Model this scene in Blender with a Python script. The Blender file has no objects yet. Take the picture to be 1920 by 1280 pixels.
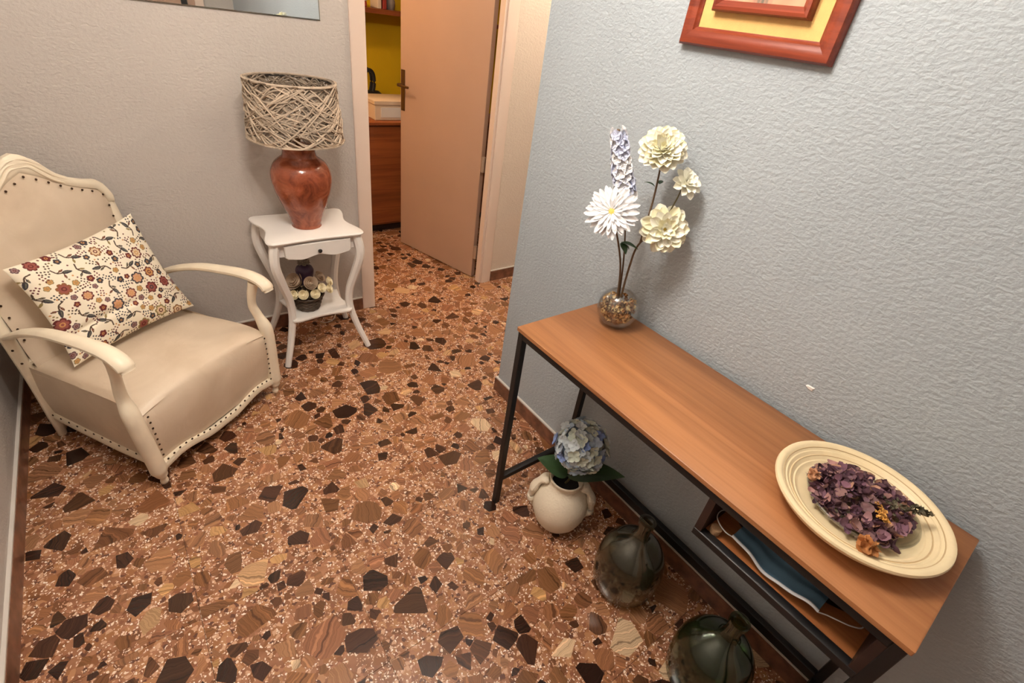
import bpy, math, random
import numpy as np
from mathutils import Vector, Matrix

random.seed(7); RNG = np.random.default_rng(7)
PI = math.pi
SC = bpy.context.scene
COL = SC.collection

# ------------------------------------------------------------------ camera
CAM_R = np.array([[0.7963632143299868, -0.5916217707960976, 0.12565552587105067],
                  [-0.24881958006815508, -0.5098334610797673, -0.8235038910278348],
                  [0.5512662219259832, 0.6245426504917017, -0.5532196944071474]])   # right, down, forward
CAM_C = np.array([-1.2322916675629056, -1.4552601586324734, 1.56441336522685])
FPX = 914.589
cam = bpy.data.objects.new('camera', bpy.data.cameras.new('camera'))
COL.objects.link(cam); SC.camera = cam
cam.data.sensor_fit = 'HORIZONTAL'; cam.data.sensor_width = 36.0
cam.data.lens = FPX / 1920 * 36.0
cam.data.clip_start = 0.02
_r, _d, _f = CAM_R
cam.matrix_world = Matrix(((_r[0], -_d[0], -_f[0], CAM_C[0]), (_r[1], -_d[1], -_f[1], CAM_C[1]),
                           (_r[2], -_d[2], -_f[2], CAM_C[2]), (0, 0, 0, 1)))

# ------------------------------------------------------------------ world, exposure, lights
SC.view_settings.view_transform = 'Standard'
SC.view_settings.look = 'None'
SC.view_settings.gamma = 1.0
SC.view_settings.use_curve_mapping = False
SC.view_settings.exposure = 0.0
wd = bpy.data.worlds.new('world'); SC.world = wd; wd.use_nodes = True
wd.node_tree.nodes['Background'].inputs[0].default_value = (0.9, 0.86, 0.8, 1)
wd.node_tree.nodes['Background'].inputs[1].default_value = 0.05

def lamp_light(name, loc, watts, color, radius):
    l = bpy.data.lights.new(name, 'POINT'); l.energy = watts; l.color = color; l.shadow_soft_size = radius; l.use_soft_falloff = False
    o = bpy.data.objects.new(name, l); COL.objects.link(o); o.location = loc
    return o
HALL_LAMP = (-0.92, -0.62, 2.5)          # ceiling fitting in the middle of the hall
HALL_W = 19.0
for k in range(3):
    a = k * 2 * PI / 3 + 0.4
    lamp_light('hall_bulb_light', (HALL_LAMP[0] + .15 * math.cos(a), HALL_LAMP[1] + .15 * math.sin(a), 2.275), HALL_W, (1.0, .92, .82), .045)
lamp_light('corridor_bulb_light', (0.95, 0.5, 2.30), 26, (1.0, .82, .64), .06)
lamp_light('study_bulb_light', (-0.55, 1.70, 2.02), 24, (1.0, .68, .40), .06)

# ------------------------------------------------------------------ helpers
def lin(c):
    return tuple((x / 12.92 if x <= .04045 else ((x + .055) / 1.055) ** 2.4) for x in c)
def rgb(r, g, b):
    return lin((r / 255, g / 255, b / 255)) + (1.0,)

def ray(u, v):
    return CAM_R.T @ np.array([(u - 960) / FPX, (v - 640) / FPX, 1.0])
def on_z(u, v, z):
    d = ray(u, v); return Vector(CAM_C + d * (z - CAM_C[2]) / d[2])
def on_face(u, v, x, y):
    """point of the pixel's ray in the upright plane through (x, y) that faces the camera"""
    h = np.array([x - CAM_C[0], y - CAM_C[1], 0.0]); h /= np.linalg.norm(h)
    d = ray(u, v); return Vector(CAM_C + d * ((np.array([x, y, 0.0]) - CAM_C) @ h) / (d @ h))

MATS = {}
def new_mat(name):
    m = bpy.data.materials.new(name); m.use_nodes = True
    MATS[name] = m
    return m, m.node_tree.nodes, m.node_tree.links, m.node_tree.nodes['Principled BSDF']
def N(nt, typ, **kw):
    n = nt.new(typ)
    for k, v in kw.items():
        if k.startswith('i_'):
            key = k[2:]; key = int(key) if key.isdigit() else key
            n.inputs[key].default_value = v
        else: setattr(n, k, v)
    return n
def ramp(nt, stops, interp='LINEAR'):
    n = nt.new('ShaderNodeValToRGB'); cr = n.color_ramp; cr.interpolation = interp
    while len(cr.elements) < len(stops): cr.elements.new(.5)
    for e, (p, c) in zip(cr.elements, stops): e.position = p; e.color = c
    return n
def mixc(nt, lk, fac, a, b, blend='MIX'):
    n = nt.new('ShaderNodeMix'); n.data_type = 'RGBA'; n.blend_type = blend
    for sock, val in ((n.inputs[0], fac), (n.inputs[6], a), (n.inputs[7], b)):
        if hasattr(val, 'is_linked'): lk.new(val, sock)
        else: sock.default_value = val
    return n.outputs[2]

def plain(name, col, rough=.5, metal=0., spec=.5, bump=0., bscale=80., var=.0, vscale=8., coat=0., sheen=0.):
    m, nt, lk, b = new_mat(name)
    b.inputs['Base Color'].default_value = col; b.inputs['Roughness'].default_value = rough
    b.inputs['Metallic'].default_value = metal; b.inputs['Specular IOR Level'].default_value = spec
    b.inputs['Coat Weight'].default_value = coat; b.inputs['Sheen Weight'].default_value = sheen
    tc = N(nt, 'ShaderNodeTexCoord')
    if var:
        n = N(nt, 'ShaderNodeTexNoise', i_Scale=vscale, i_Detail=4.0); lk.new(tc.outputs['Object'], n.inputs['Vector'])
        r = ramp(nt, [(.3, (1 - var,) * 3 + (1,)), (.7, (1 + var * .5,) * 3 + (1,))]); lk.new(n.outputs['Fac'], r.inputs[0])
        lk.new(mixc(nt, lk, 1.0, col, r.outputs[0], 'MULTIPLY'), b.inputs['Base Color'])
    if bump:
        n = N(nt, 'ShaderNodeTexNoise', i_Scale=bscale, i_Detail=3.0); lk.new(tc.outputs['Object'], n.inputs['Vector'])
        bp = N(nt, 'ShaderNodeBump', i_Strength=bump, i_Distance=.004); lk.new(n.outputs['Fac'], bp.inputs['Height'])
        lk.new(bp.outputs[0], b.inputs['Normal'])
    return m

def plaster(name, col, axis='x', strength=.5):
    """painted wall with a combed, pebbly relief"""
    m, nt, lk, b = new_mat(name)
    b.inputs['Roughness'].default_value = .62; b.inputs['Specular IOR Level'].default_value = .3
    g = N(nt, 'ShaderNodeNewGeometry')
    mp = N(nt, 'ShaderNodeMapping'); mp.inputs['Scale'].default_value = (84, 84, 125)
    lk.new(g.outputs['Position'], mp.inputs['Vector'])
    n1 = N(nt, 'ShaderNodeTexNoise', i_Scale=1.0, i_Detail=3.0, i_Roughness=.5, i_Distortion=.25); lk.new(mp.outputs[0], n1.inputs['Vector'])
    n2 = N(nt, 'ShaderNodeTexNoise', i_Scale=1.7, i_Detail=2.0); lk.new(g.outputs['Position'], n2.inputs['Vector'])
    r1 = ramp(nt, [(.30, (0, 0, 0, 1)), (.72, (1, 1, 1, 1))]); lk.new(n1.outputs['Fac'], r1.inputs[0])
    bp = N(nt, 'ShaderNodeBump', i_Strength=strength, i_Distance=.0045); lk.new(r1.outputs[0], bp.inputs['Height'])
    lk.new(bp.outputs[0], b.inputs['Normal'])
    r = ramp(nt, [(.3, (.95, .95, .95, 1)), (.7, (1.03, 1.03, 1.03, 1))]); lk.new(n2.outputs['Fac'], r.inputs[0])
    lk.new(mixc(nt, lk, 1.0, col, r.outputs[0], 'MULTIPLY'), b.inputs['Base Color'])
    return m

def wood(name, c1, c2, axis=1, scale=1.0, rough=.4, bump=.15, spec=.4):
    m, nt, lk, b = new_mat(name)
    b.inputs['Roughness'].default_value = rough; b.inputs['Specular IOR Level'].default_value = spec
    tc = N(nt, 'ShaderNodeTexCoord'); mp = N(nt, 'ShaderNodeMapping')
    s = [38 * scale] * 3; s[axis] = 1.6 * scale
    mp.inputs['Scale'].default_value = s; lk.new(tc.outputs['Object'], mp.inputs['Vector'])
    n = N(nt, 'ShaderNodeTexNoise', i_Scale=1.0, i_Detail=5.0, i_Roughness=.6, i_Distortion=.4); lk.new(mp.outputs[0], n.inputs['Vector'])
    mp2 = N(nt, 'ShaderNodeMapping'); s2 = [9 * scale] * 3; s2[axis] = .8 * scale
    mp2.inputs['Scale'].default_value = s2; lk.new(tc.outputs['Object'], mp2.inputs['Vector'])
    n2 = N(nt, 'ShaderNodeTexNoise', i_Scale=1.0, i_Detail=2.0); lk.new(mp2.outputs[0], n2.inputs['Vector'])
    r = ramp(nt, [(.30, c2), (.62, c1)]); lk.new(n.outputs['Fac'], r.inputs[0])
    r2 = ramp(nt, [(.35, (.86, .84, .82, 1)), (.65, (1.06, 1.05, 1.04, 1))]); lk.new(n2.outputs['Fac'], r2.inputs[0])
    lk.new(mixc(nt, lk, 1.0, r.outputs[0], r2.outputs[0], 'MULTIPLY'), b.inputs['Base Color'])
    bp = N(nt, 'ShaderNodeBump', i_Strength=bump, i_Distance=.002); lk.new(n.outputs['Fac'], bp.inputs['Height'])
    lk.new(bp.outputs[0], b.inputs['Normal'])
    return m

def glass(name, col, rough=.0, ior=1.45):
    m, nt, lk, b = new_mat(name)
    b.inputs['Base Color'].default_value = col; b.inputs['Roughness'].default_value = rough
    b.inputs['Transmission Weight'].default_value = 1.0; b.inputs['IOR'].default_value = ior
    return m

def thin_glass(name, tint, dust=0., dust_col=(.3, .3, .28, 1), rough=.03, base=.07):
    m, nt, lk, b = new_mat(name); nt.remove(b); out = [n for n in nt if n.type == 'OUTPUT_MATERIAL'][0]
    tr = N(nt, 'ShaderNodeBsdfTransparent'); tr.inputs[0].default_value = tint
    gl = N(nt, 'ShaderNodeBsdfGlossy'); gl.inputs['Roughness'].default_value = rough
    df = N(nt, 'ShaderNodeBsdfDiffuse'); df.inputs[0].default_value = dust_col
    lw = N(nt, 'ShaderNodeLayerWeight'); pw = N(nt, 'ShaderNodeMath', operation='POWER', i_1=2.8); lk.new(lw.outputs['Facing'], pw.inputs[0])
    fr = N(nt, 'ShaderNodeMath', operation='MULTIPLY_ADD', i_1=.75, i_2=base); lk.new(pw.outputs[0], fr.inputs[0])
    m1 = N(nt, 'ShaderNodeMixShader', i_0=dust); lk.new(tr.outputs[0], m1.inputs[1]); lk.new(df.outputs[0], m1.inputs[2])
    m2 = N(nt, 'ShaderNodeMixShader'); lk.new(fr.outputs[0], m2.inputs[0]); lk.new(m1.outputs[0], m2.inputs[1]); lk.new(gl.outputs[0], m2.inputs[2])
    lk.new(m2.outputs[0], out.inputs[0])
    return m

def vcol(name, rough=.6, spec=.4, bump=0., bscale=300., subsurf=0.):
    """material that takes its colour from the mesh's own 'tint' attribute"""
    m, nt, lk, b = new_mat(name)
    a = N(nt, 'ShaderNodeAttribute', attribute_name='tint'); lk.new(a.outputs['Color'], b.inputs['Base Color'])
    b.inputs['Roughness'].default_value = rough; b.inputs['Specular IOR Level'].default_value = spec
    if bump:
        tc = N(nt, 'ShaderNodeTexCoord'); n = N(nt, 'ShaderNodeTexNoise', i_Scale=bscale, i_Detail=2.0); lk.new(tc.outputs['Object'], n.inputs['Vector'])
        bp = N(nt, 'ShaderNodeBump', i_Strength=bump, i_Distance=.002); lk.new(n.outputs['Fac'], bp.inputs['Height']); lk.new(bp.outputs[0], b.inputs['Normal'])
    return m

class MB:
    """collects geometry for ONE mesh object"""
    def __init__(s): s.v = []; s.f = []; s.c = []
    def add(s, vs, fs, col=None):
        o = len(s.v); s.v += [tuple(p) for p in vs]; s.f += [tuple(i + o for i in f) for f in fs]
        if col is not None: s.c += [tuple(col)] * len(vs)
        return s
    def box(s, x0, x1, y0, y1, z0, z1, bev=0.):
        x0, x1 = min(x0, x1), max(x0, x1); y0, y1 = min(y0, y1), max(y0, y1); z0, z1 = min(z0, z1), max(z0, z1)
        if not bev:
            return s.add([(x, y, z) for z in (z0, z1) for y in (y0, y1) for x in (x0, x1)],
                         [(0, 2, 3, 1), (4, 5, 7, 6), (0, 1, 5, 4), (2, 6, 7, 3), (0, 4, 6, 2), (1, 3, 7, 5)])
        b = bev; rings = []
        for z, i in ((z0, b), (z0 + b, 0), (z1 - b, 0), (z1, b)):
            e = b
            rings.append([(x0 + i + e, y0 + i, z), (x1 - i - e, y0 + i, z), (x1 - i, y0 + i + e, z), (x1 - i, y1 - i - e, z),
                          (x1 - i - e, y1 - i, z), (x0 + i + e, y1 - i, z), (x0 + i, y1 - i - e, z), (x0 + i, y0 + i + e, z)])
        return s.rings(rings, True, True)
    def rings(s, rings, cap0=True, cap1=True, close=True, col=None):
        n = len(rings[0]); vs = [p for r in rings for p in r]; fs = []
        for k in range(len(rings) - 1):
            for i in range(n if close else n - 1):
                j = (i + 1) % n; fs.append((k * n + i, k * n + j, (k + 1) * n + j, (k + 1) * n + i))
        if cap0: fs.append(tuple(range(n - 1, -1, -1)))
        if cap1: fs.append(tuple((len(rings) - 1) * n + i for i in range(n)))
        return s.add(vs, fs, col)
    def lathe(s, prof, c=(0, 0, 0), seg=40, cap0=True, cap1=True, col=None, wob=None):
        rs = []
        for k, (r, z) in enumerate(prof):
            rs.append([(c[0] + (r + (wob(k, i) if wob else 0)) * math.cos(2 * PI * i / seg), c[1] + (r + (wob(k, i) if wob else 0)) * math.sin(2 * PI * i / seg), c[2] + z) for i in range(seg)])
        return s.rings(rs, cap0, cap1, col=col)
    def tube(s, pts, rad, seg=8, sx=1., sy=1., up=(0, 0, 1), cap=True, col=None, square=False):
        """sweep a section along pts; rad a number or list; sx, sy stretch the section (sx sideways, sy along up)"""
        P = [Vector(p) for p in pts]; n = len(P); rs = []
        up = Vector(up)
        for k in range(n):
            t = (P[min(k + 1, n - 1)] - P[max(k - 1, 0)]).normalized()
            a = t.cross(up)
            if a.length < 1e-3: a = t.cross(Vector((1, 0, 0)))
            a.normalize(); b = a.cross(t).normalized()
            r = rad[k] if hasattr(rad, '__len__') else rad
            ring = []
            for i in range(seg):
                th = 2 * PI * (i + .5) / seg; cx, cy = math.cos(th), math.sin(th)
                if square:
                    q = max(abs(cx), abs(cy)); e = .82; cx, cy = cx / q * e + cx * (1 - e), cy / q * e + cy * (1 - e)
                ring.append(P[k] + a * (cx * r * sx) + b * (cy * r * sy))
            rs.append(ring)
        return s.rings(rs, cap, cap, col=col)
    def sphere(s, c, r, seg=16, rows=10, sz=1., col=None):
        prof = [(max(1e-4, r * math.sin(PI * k / rows)), -r * sz * math.cos(PI * k / rows)) for k in range(rows + 1)]
        return s.lathe(prof, c, seg, col=col)
    def prism(s, poly, z0, z1, bev=0.):
        n = len(poly)
        if not bev:
            return s.rings([[(x, y, z0) for x, y in poly], [(x, y, z1) for x, y in poly]])
        cx = sum(p[0] for p in poly) / n; cy = sum(p[1] for p in poly) / n
        def ins(d):
            out = []
            for x, y in poly:
                l = math.hypot(x - cx, y - cy); out.append((cx + (x - cx) * (1 - d / l), cy + (y - cy) * (1 - d / l)))
            return out
        a, b = ins(bev), poly
        return s.rings([[(x, y, z0) for x, y in a], [(x, y, z0 + bev) for x, y in b], [(x, y, z1 - bev) for x, y in b], [(x, y, z1) for x, y in a]])
    def grid(s, fn, nu, nv, col=None):
        vs = [fn(i / (nu - 1), j / (nv - 1)) for j in range(nv) for i in range(nu)]
        fs = [(j * nu + i, j * nu + i + 1, (j + 1) * nu + i + 1, (j + 1) * nu + i) for j in range(nv - 1) for i in range(nu - 1)]
        return s.add(vs, fs, col)
    def xf(s, M):
        s.v = [tuple(M @ Vector(p)) for p in s.v]; return s
    def mesh(s, name, mat, smooth=True):
        me = bpy.data.meshes.new(name); me.from_pydata(s.v, [], s.f); me.update()
        if mat: me.materials.append(MATS[mat])
        if s.c and len(s.c) == len(s.v):
            at = me.attributes.new('tint', 'FLOAT_COLOR', 'POINT')
            at.data.foreach_set('color', np.array([(c[0], c[1], c[2], 1.0) for c in s.c], dtype=np.float32).ravel())
        if smooth:
            me.polygons.foreach_set('use_smooth', [True] * len(me.polygons))
            me.set_sharp_from_angle(angle=math.radians(38))
        return me
    def build(s, name, mat, parent=None, world=False, smooth=True, loc=None):
        if world and parent is not None:
            L = parent.location; s.v = [(x - L[0], y - L[1], z - L[2]) for x, y, z in s.v]
        if world and parent is None and loc is not None:
            s.v = [(x - loc[0], y - loc[1], z - loc[2]) for x, y, z in s.v]
        o = bpy.data.objects.new(name, s.mesh(name, mat, smooth)); COL.objects.link(o)
        if parent is not None: o.parent = parent
        if loc is not None: o.location = loc
        return o

def link_mesh(name, me, parent=None, M=None):
    o = bpy.data.objects.new(name, me); COL.objects.link(o)
    if parent is not None: o.parent = parent
    if M is not None: o.matrix_basis = M
    return o
def tag(o, label=None, cat=None, group=None, kind=None):
    if label: o['label'] = label
    if cat: o['category'] = cat
    if group: o['group'] = group
    if kind: o['kind'] = kind
    return o
def thing(name, label, cat, loc=(0, 0, 0), rz=0., group=None):
    o = bpy.data.objects.new(name, None); COL.objects.link(o); o.empty_display_size = .05
    o.location = loc; o.rotation_euler = (0, 0, rz)
    return tag(o, label, cat, group)
def struct(o, label, cat):
    return tag(o, label, cat, kind='structure')
def frame_to(p, zdir, xhint=(0, 0, 1), scale=1.):
    z = Vector(zdir).normalized(); x = Vector(xhint).cross(z)
    if x.length < 1e-3: x = Vector((1, 0, 0)).cross(z)
    x.normalize(); y = z.cross(x)
    M = Matrix((x, y, z)).transposed().to_4x4() @ Matrix.Scale(scale, 4); M.translation = Vector(p)
    return M
def spline(pts, n):
    """Catmull-Rom through pts, n samples"""
    P = [Vector(p) for p in pts]; P = [P[0] * 2 - P[1]] + P + [P[-1] * 2 - P[-2]]; out = []
    m = len(P) - 3
    for k in range(n):
        t = k / (n - 1) * m; i = min(int(t), m - 1); t -= i; a, b, c, d = P[i:i + 4]
        out.append(.5 * ((2 * b) + (c - a) * t + (2 * a - 5 * b + 4 * c - d) * t * t + (3 * b - a - 3 * c + d) * t ** 3))
    return out
def interp(x, tab):
    for (x0, y0), (x1, y1) in zip(tab, tab[1:]):
        if x <= x1: 
            t = max(0., min(1., (x - x0) / (x1 - x0))); t = t * t * (3 - 2 * t); return y0 + (y1 - y0) * t
    return tab[-1][1]

# ------------------------------------------------------------------ materials
plaster('paint_blue_grey', rgb(168, 176, 182), strength=.38)
plaster('paint_greige', rgb(190, 182, 175), strength=.34)
plaster('paint_warm_lit', rgb(214, 198, 182), strength=.34)  # back wall colour lightened and warmed to stand for corridor light
plaster('paint_yellow', rgb(214, 178, 20), strength=.1)
plain('ceiling_white', rgb(242, 240, 236), .8)
plain('cream_lacquer', rgb(180, 147, 126), .42, var=.04, vscale=3)
plain('frame_lacquer', rgb(222, 200, 184), .4)
plain('white_paint', rgb(232, 226, 220), .38, bump=.08, bscale=60)
plain('ivory_paint', rgb(236, 222, 198), .36, var=.08, vscale=14, bump=.08, bscale=50)
plain('ledge_white', rgb(205, 198, 190), .6)
plain('mortar', rgb(96, 66, 50), .6)
plain('black_metal', rgb(22, 21, 22), .45, spec=.4)
plain('bronze', rgb(110, 84, 58), .38, metal=.9)
plain('hinge_metal', rgb(190, 170, 150), .4, metal=.6)
plain('dark_gap', rgb(24, 20, 18), .8)
plain('tack_metal', rgb(62, 42, 28), .4, metal=.7)
plain('bulb_white', rgb(240, 236, 228), .3)
plain('cord_white', rgb(215, 208, 196), .4)
wood('console_wood', rgb(172, 118, 76), rgb(146, 94, 58), axis=1, rough=.42)
wood('shelf_wood', rgb(176, 112, 66), rgb(140, 84, 46), axis=1, rough=.45)
wood('dark_wood', rgb(48, 30, 25), rgb(34, 20, 17), axis=1, rough=.5)
wood('mahogany', rgb(142, 62, 36), rgb(104, 38, 22), axis=1, scale=1.6, rough=.4)
wood('study_wood', rgb(150, 84, 44), rgb(118, 60, 30), axis=0, rough=.4)
thin_glass('clear_glass', (.95, .96, .95, 1))
thin_glass('bottle_glass', (.62, .63, .53, 1), .07, rgb(104, 104, 86), .12, .08)
thin_glass('bottle_glass_green', (.50, .60, .43, 1), .07, rgb(60, 82, 52), .12, .08)
m, nt, lk, b = new_mat('mirror_silver'); b.inputs['Base Color'].default_value = (.88, .91, .90, 1); b.inputs['Metallic'].default_value = 1; b.inputs['Roughness'].default_value = .015
plain('mirror_edge', rgb(150, 158, 155), .15, metal=.8)

# upholstery: pale vinyl with soft creases
m, nt, lk, b = new_mat('vinyl')
b.inputs['Roughness'].default_value = .38; b.inputs['Specular IOR Level'].default_value = .45
tc = N(nt, 'ShaderNodeTexCoord')
n1 = N(nt, 'ShaderNodeTexNoise', i_Scale=5.0, i_Detail=3.0, i_Distortion=.8); lk.new(tc.outputs['Object'], n1.inputs['Vector'])
n2 = N(nt, 'ShaderNodeTexNoise', i_Scale=16.0, i_Detail=5.0, i_Distortion=1.2); lk.new(tc.outputs['Object'], n2.inputs['Vector'])
r = ramp(nt, [(.3, rgb(204, 184, 160)), (.7, rgb(218, 200, 178))]); lk.new(n1.outputs['Fac'], r.inputs[0]); lk.new(r.outputs[0], b.inputs['Base Color'])
bp = N(nt, 'ShaderNodeBump', i_Strength=.35, i_Distance=.006); lk.new(n2.outputs['Fac'], bp.inputs['Height']); lk.new(bp.outputs[0], b.inputs['Normal'])

# terrazzo matrix: brown cement with pale, rust and dark chips
m, nt, lk, b = new_mat('terrazzo_matrix')
b.inputs['Roughness'].default_value = .24; b.inputs['Specular IOR Level'].default_value = .5
g = N(nt, 'ShaderNodeNewGeometry')
nw = N(nt, 'ShaderNodeTexNoise', i_Scale=60.0, i_Detail=3.0); lk.new(g.outputs['Position'], nw.inputs['Vector'])
wv = N(nt, 'ShaderNodeVectorMath', operation='MULTIPLY_ADD'); lk.new(nw.outputs['Color'], wv.inputs[0]); wv.inputs[1].default_value = (.022, .022, 0); lk.new(g.outputs['Position'], wv.inputs[2])
def chips(scale, stops, src):
    v = N(nt, 'ShaderNodeTexVoronoi', feature='F1', voronoi_dimensions='2D', i_Scale=scale); lk.new(src, v.inputs['Vector'])
    sp = N(nt, 'ShaderNodeSeparateColor'); lk.new(v.outputs['Color'], sp.inputs[0])
    return v, sp
nb = N(nt, 'ShaderNodeTexNoise', i_Scale=14.0, i_Detail=4.0); lk.new(g.outputs['Position'], nb.inputs['Vector'])
rb = ramp(nt, [(.35, rgb(132, 88, 62)), (.65, rgb(166, 116, 86))]); lk.new(nb.outputs['Fac'], rb.inputs[0])
cur = rb.outputs[0]
def layer(cur, scale, lo, hi, size, cols):
    v, sp = chips(scale, None, wv.outputs[0])
    rr = ramp(nt, [(i / max(1, len(cols)), c) for i, c in enumerate(cols)], 'CONSTANT'); lk.new(sp.outputs[1], rr.inputs[0])
    pick = N(nt, 'ShaderNodeMath', operation='COMPARE'); lk.new(sp.outputs[0], pick.inputs[0]); pick.inputs[1].default_value = (lo + hi) / 2; pick.inputs[2].default_value = (hi - lo) / 2
    ins = N(nt, 'ShaderNodeMath', operation='LESS_THAN'); lk.new(v.outputs['Distance'], ins.inputs[0]); ins.inputs[1].default_value = size
    mu = N(nt, 'ShaderNodeMath', operation='MULTIPLY'); lk.new(pick.outputs[0], mu.inputs[0]); lk.new(ins.outputs[0], mu.inputs[1])
    return mixc(nt, lk, mu.outputs[0], cur, rr.outputs[0])
cur = layer(cur, 34, 0, .75, .50, [rgb(152, 103, 68), rgb(134, 87, 55), rgb(168, 118, 82), rgb(114, 73, 48), rgb(176, 126, 90)])
cur = layer(cur, 70, 0, .5, .42, [rgb(134, 86, 62), rgb(200, 156, 126), rgb(166, 114, 86), rgb(96, 62, 48)])
cur = layer(cur, 110, .5, .72, .30, [rgb(236, 214, 192), rgb(222, 190, 164), rgb(240, 224, 208)])
cur = layer(cur, 190, 0, .20, .36, [rgb(236, 214, 192), rgb(206, 164, 132)])
lk.new(cur, b.inputs['Base Color'])
# stones: banded onyx, colour from the stone's own tint
m, nt, lk, b = new_mat('terrazzo_stone')
b.inputs['Roughness'].default_value = .2; b.inputs['Specular IOR Level'].default_value = .5
at = N(nt, 'ShaderNodeAttribute', attribute_name='tint'); bd = N(nt, 'ShaderNodeAttribute', attribute_name='band')
sx = N(nt, 'ShaderNodeSeparateXYZ'); lk.new(bd.outputs['Vector'], sx.inputs[0])
nn = N(nt, 'ShaderNodeTexNoise', i_Scale=22.0, i_Detail=3.0); lk.new(bd.outputs['Vector'], nn.inputs['Vector'])
ma = N(nt, 'ShaderNodeMath', operation='MULTIPLY_ADD'); lk.new(nn.outputs['Fac'], ma.inputs[0]); ma.inputs[1].default_value = .035; lk.new(sx.outputs[0], ma.inputs[2])
mm = N(nt, 'ShaderNodeMath', operation='MULTIPLY'); lk.new(ma.outputs[0], mm.inputs[0]); mm.inputs[1].default_value = 62.0
nb1 = N(nt, 'ShaderNodeTexNoise', noise_dimensions='1D', i_Scale=1.0, i_Detail=3.0, i_Roughness=.6); lk.new(mm.outputs[0], nb1.inputs['W'])
rs = ramp(nt, [(.30, (.34, .31, .29, 1)), (.47, (.95, .93, .9, 1)), (.55, (.60, .57, .54, 1)), (.70, (1.30, 1.27, 1.22, 1))]); lk.new(nb1.outputs['Fac'], rs.inputs[0])
lk.new(mixc(nt, lk, 1.0, at.outputs['Color'], rs.outputs[0], 'MULTIPLY'), b.inputs['Base Color'])
# baseboard: same terrazzo, darker and finer
plain('skirting_stone', rgb(128, 86, 66), .28, var=.5, vscale=26)

# terracotta glaze with mottling
m, nt, lk, b = new_mat('terracotta_glaze')
b.inputs['Roughness'].default_value = .16; b.inputs['Specular IOR Level'].default_value = .55
tc = N(nt, 'ShaderNodeTexCoord'); n1 = N(nt, 'ShaderNodeTexNoise', i_Scale=14.0, i_Detail=6.0, i_Roughness=.65, i_Distortion=1.0); lk.new(tc.outputs['Object'], n1.inputs['Vector'])
r = ramp(nt, [(.32, rgb(98, 44, 28)), (.46, rgb(136, 68, 42)), (.58, rgb(152, 80, 52)), (.74, rgb(180, 108, 76))]); lk.new(n1.outputs['Fac'], r.inputs[0]); lk.new(r.outputs[0], b.inputs['Base Color'])
n2 = N(nt, 'ShaderNodeTexNoise', i_Scale=90.0, i_Detail=2.0); lk.new(tc.outputs['Object'], n2.inputs['Vector'])
bp = N(nt, 'ShaderNodeBump', i_Strength=.22, i_Distance=.002); lk.new(n2.outputs['Fac'], bp.inputs['Height']); lk.new(bp.outputs[0], b.inputs['Normal'])
vcol('twig', .7, .2)
vcol('print_cloth', .85, .15, bump=.25, bscale=700.)
vcol('dried', .75, .2)
vcol('canvas', .6, .3)
plain('petal_cream', rgb(252, 247, 216), .6, spec=.25)
plain('petal_cream_pale', rgb(252, 250, 234), .6, spec=.25)
plain('petal_white', rgb(240, 240, 242), .6, spec=.25)
plain('petal_blue', rgb(206, 212, 234), .6, spec=.25)
plain('hydra_pale', rgb(196, 204, 208), .7, spec=.2)
plain('hydra_cream', rgb(204, 210, 196), .7, spec=.2)
plain('hydra_blue', rgb(128, 148, 196), .7, spec=.2)
plain('hydra_sky', rgb(172, 188, 206), .7, spec=.2)
plain('disc_yellow', rgb(222, 190, 92), .7)
plain('stem_green', rgb(92, 84, 52), .6)
plain('stem_brown', rgb(98, 76, 54), .6)
plain('leaf_green', rgb(48, 74, 40), .5, var=.2, vscale=30)
plain('rough_ceramic', rgb(232, 220, 198), .7, bump=.5, bscale=120, var=.04, vscale=20)
plain('soil_dark', rgb(18, 16, 14), .9)
plain('wicker_dark', rgb(84, 70, 58), .6, var=.25, vscale=60)
plain('rose_taupe', rgb(190, 166, 142), .85, spec=.1)
plain('rose_cream', rgb(250, 238, 206), .85, spec=.1)
plain('violet_wax', rgb(66, 46, 74), .45)
plain('ribbon_grey', rgb(150, 138, 124), .6)
plain('plate_ceramic', rgb(232, 212, 172), .42, var=.06, vscale=26, bump=.12, bscale=60)
plain('plate_line', rgb(200, 172, 130), .5)
plain('mask_blue', rgb(84, 118, 142), .8, var=.1, vscale=30)
plain('mask_white', rgb(206, 206, 208), .8)
plain('tray_brown', rgb(46, 22, 20), .35)
plain('cork_tan', rgb(176, 140, 104), .8, var=.2, vscale=150)
plain('mat_gold', rgb(228, 184, 112), .7, bump=.3, bscale=500, var=.06, vscale=60)
plain('box_cream', rgb(226, 204, 178), .6)
plain('chip_white', rgb(232, 228, 222), .7)
plain('bag_black', rgb(28, 26, 26), .5)
plain('book_red', rgb(150, 52, 44), .6); plain('book_pale', rgb(210, 196, 180), .6); plain('pot_grey', rgb(140, 132, 126), .5)
m, nt, lk, b = new_mat('bulb_glow'); b.inputs['Emission Color'].default_value = (1, .9, .78, 1); b.inputs['Emission Strength'].default_value = 6.0; b.inputs['Base Color'].default_value = (1, 1, 1, 1)

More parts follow.
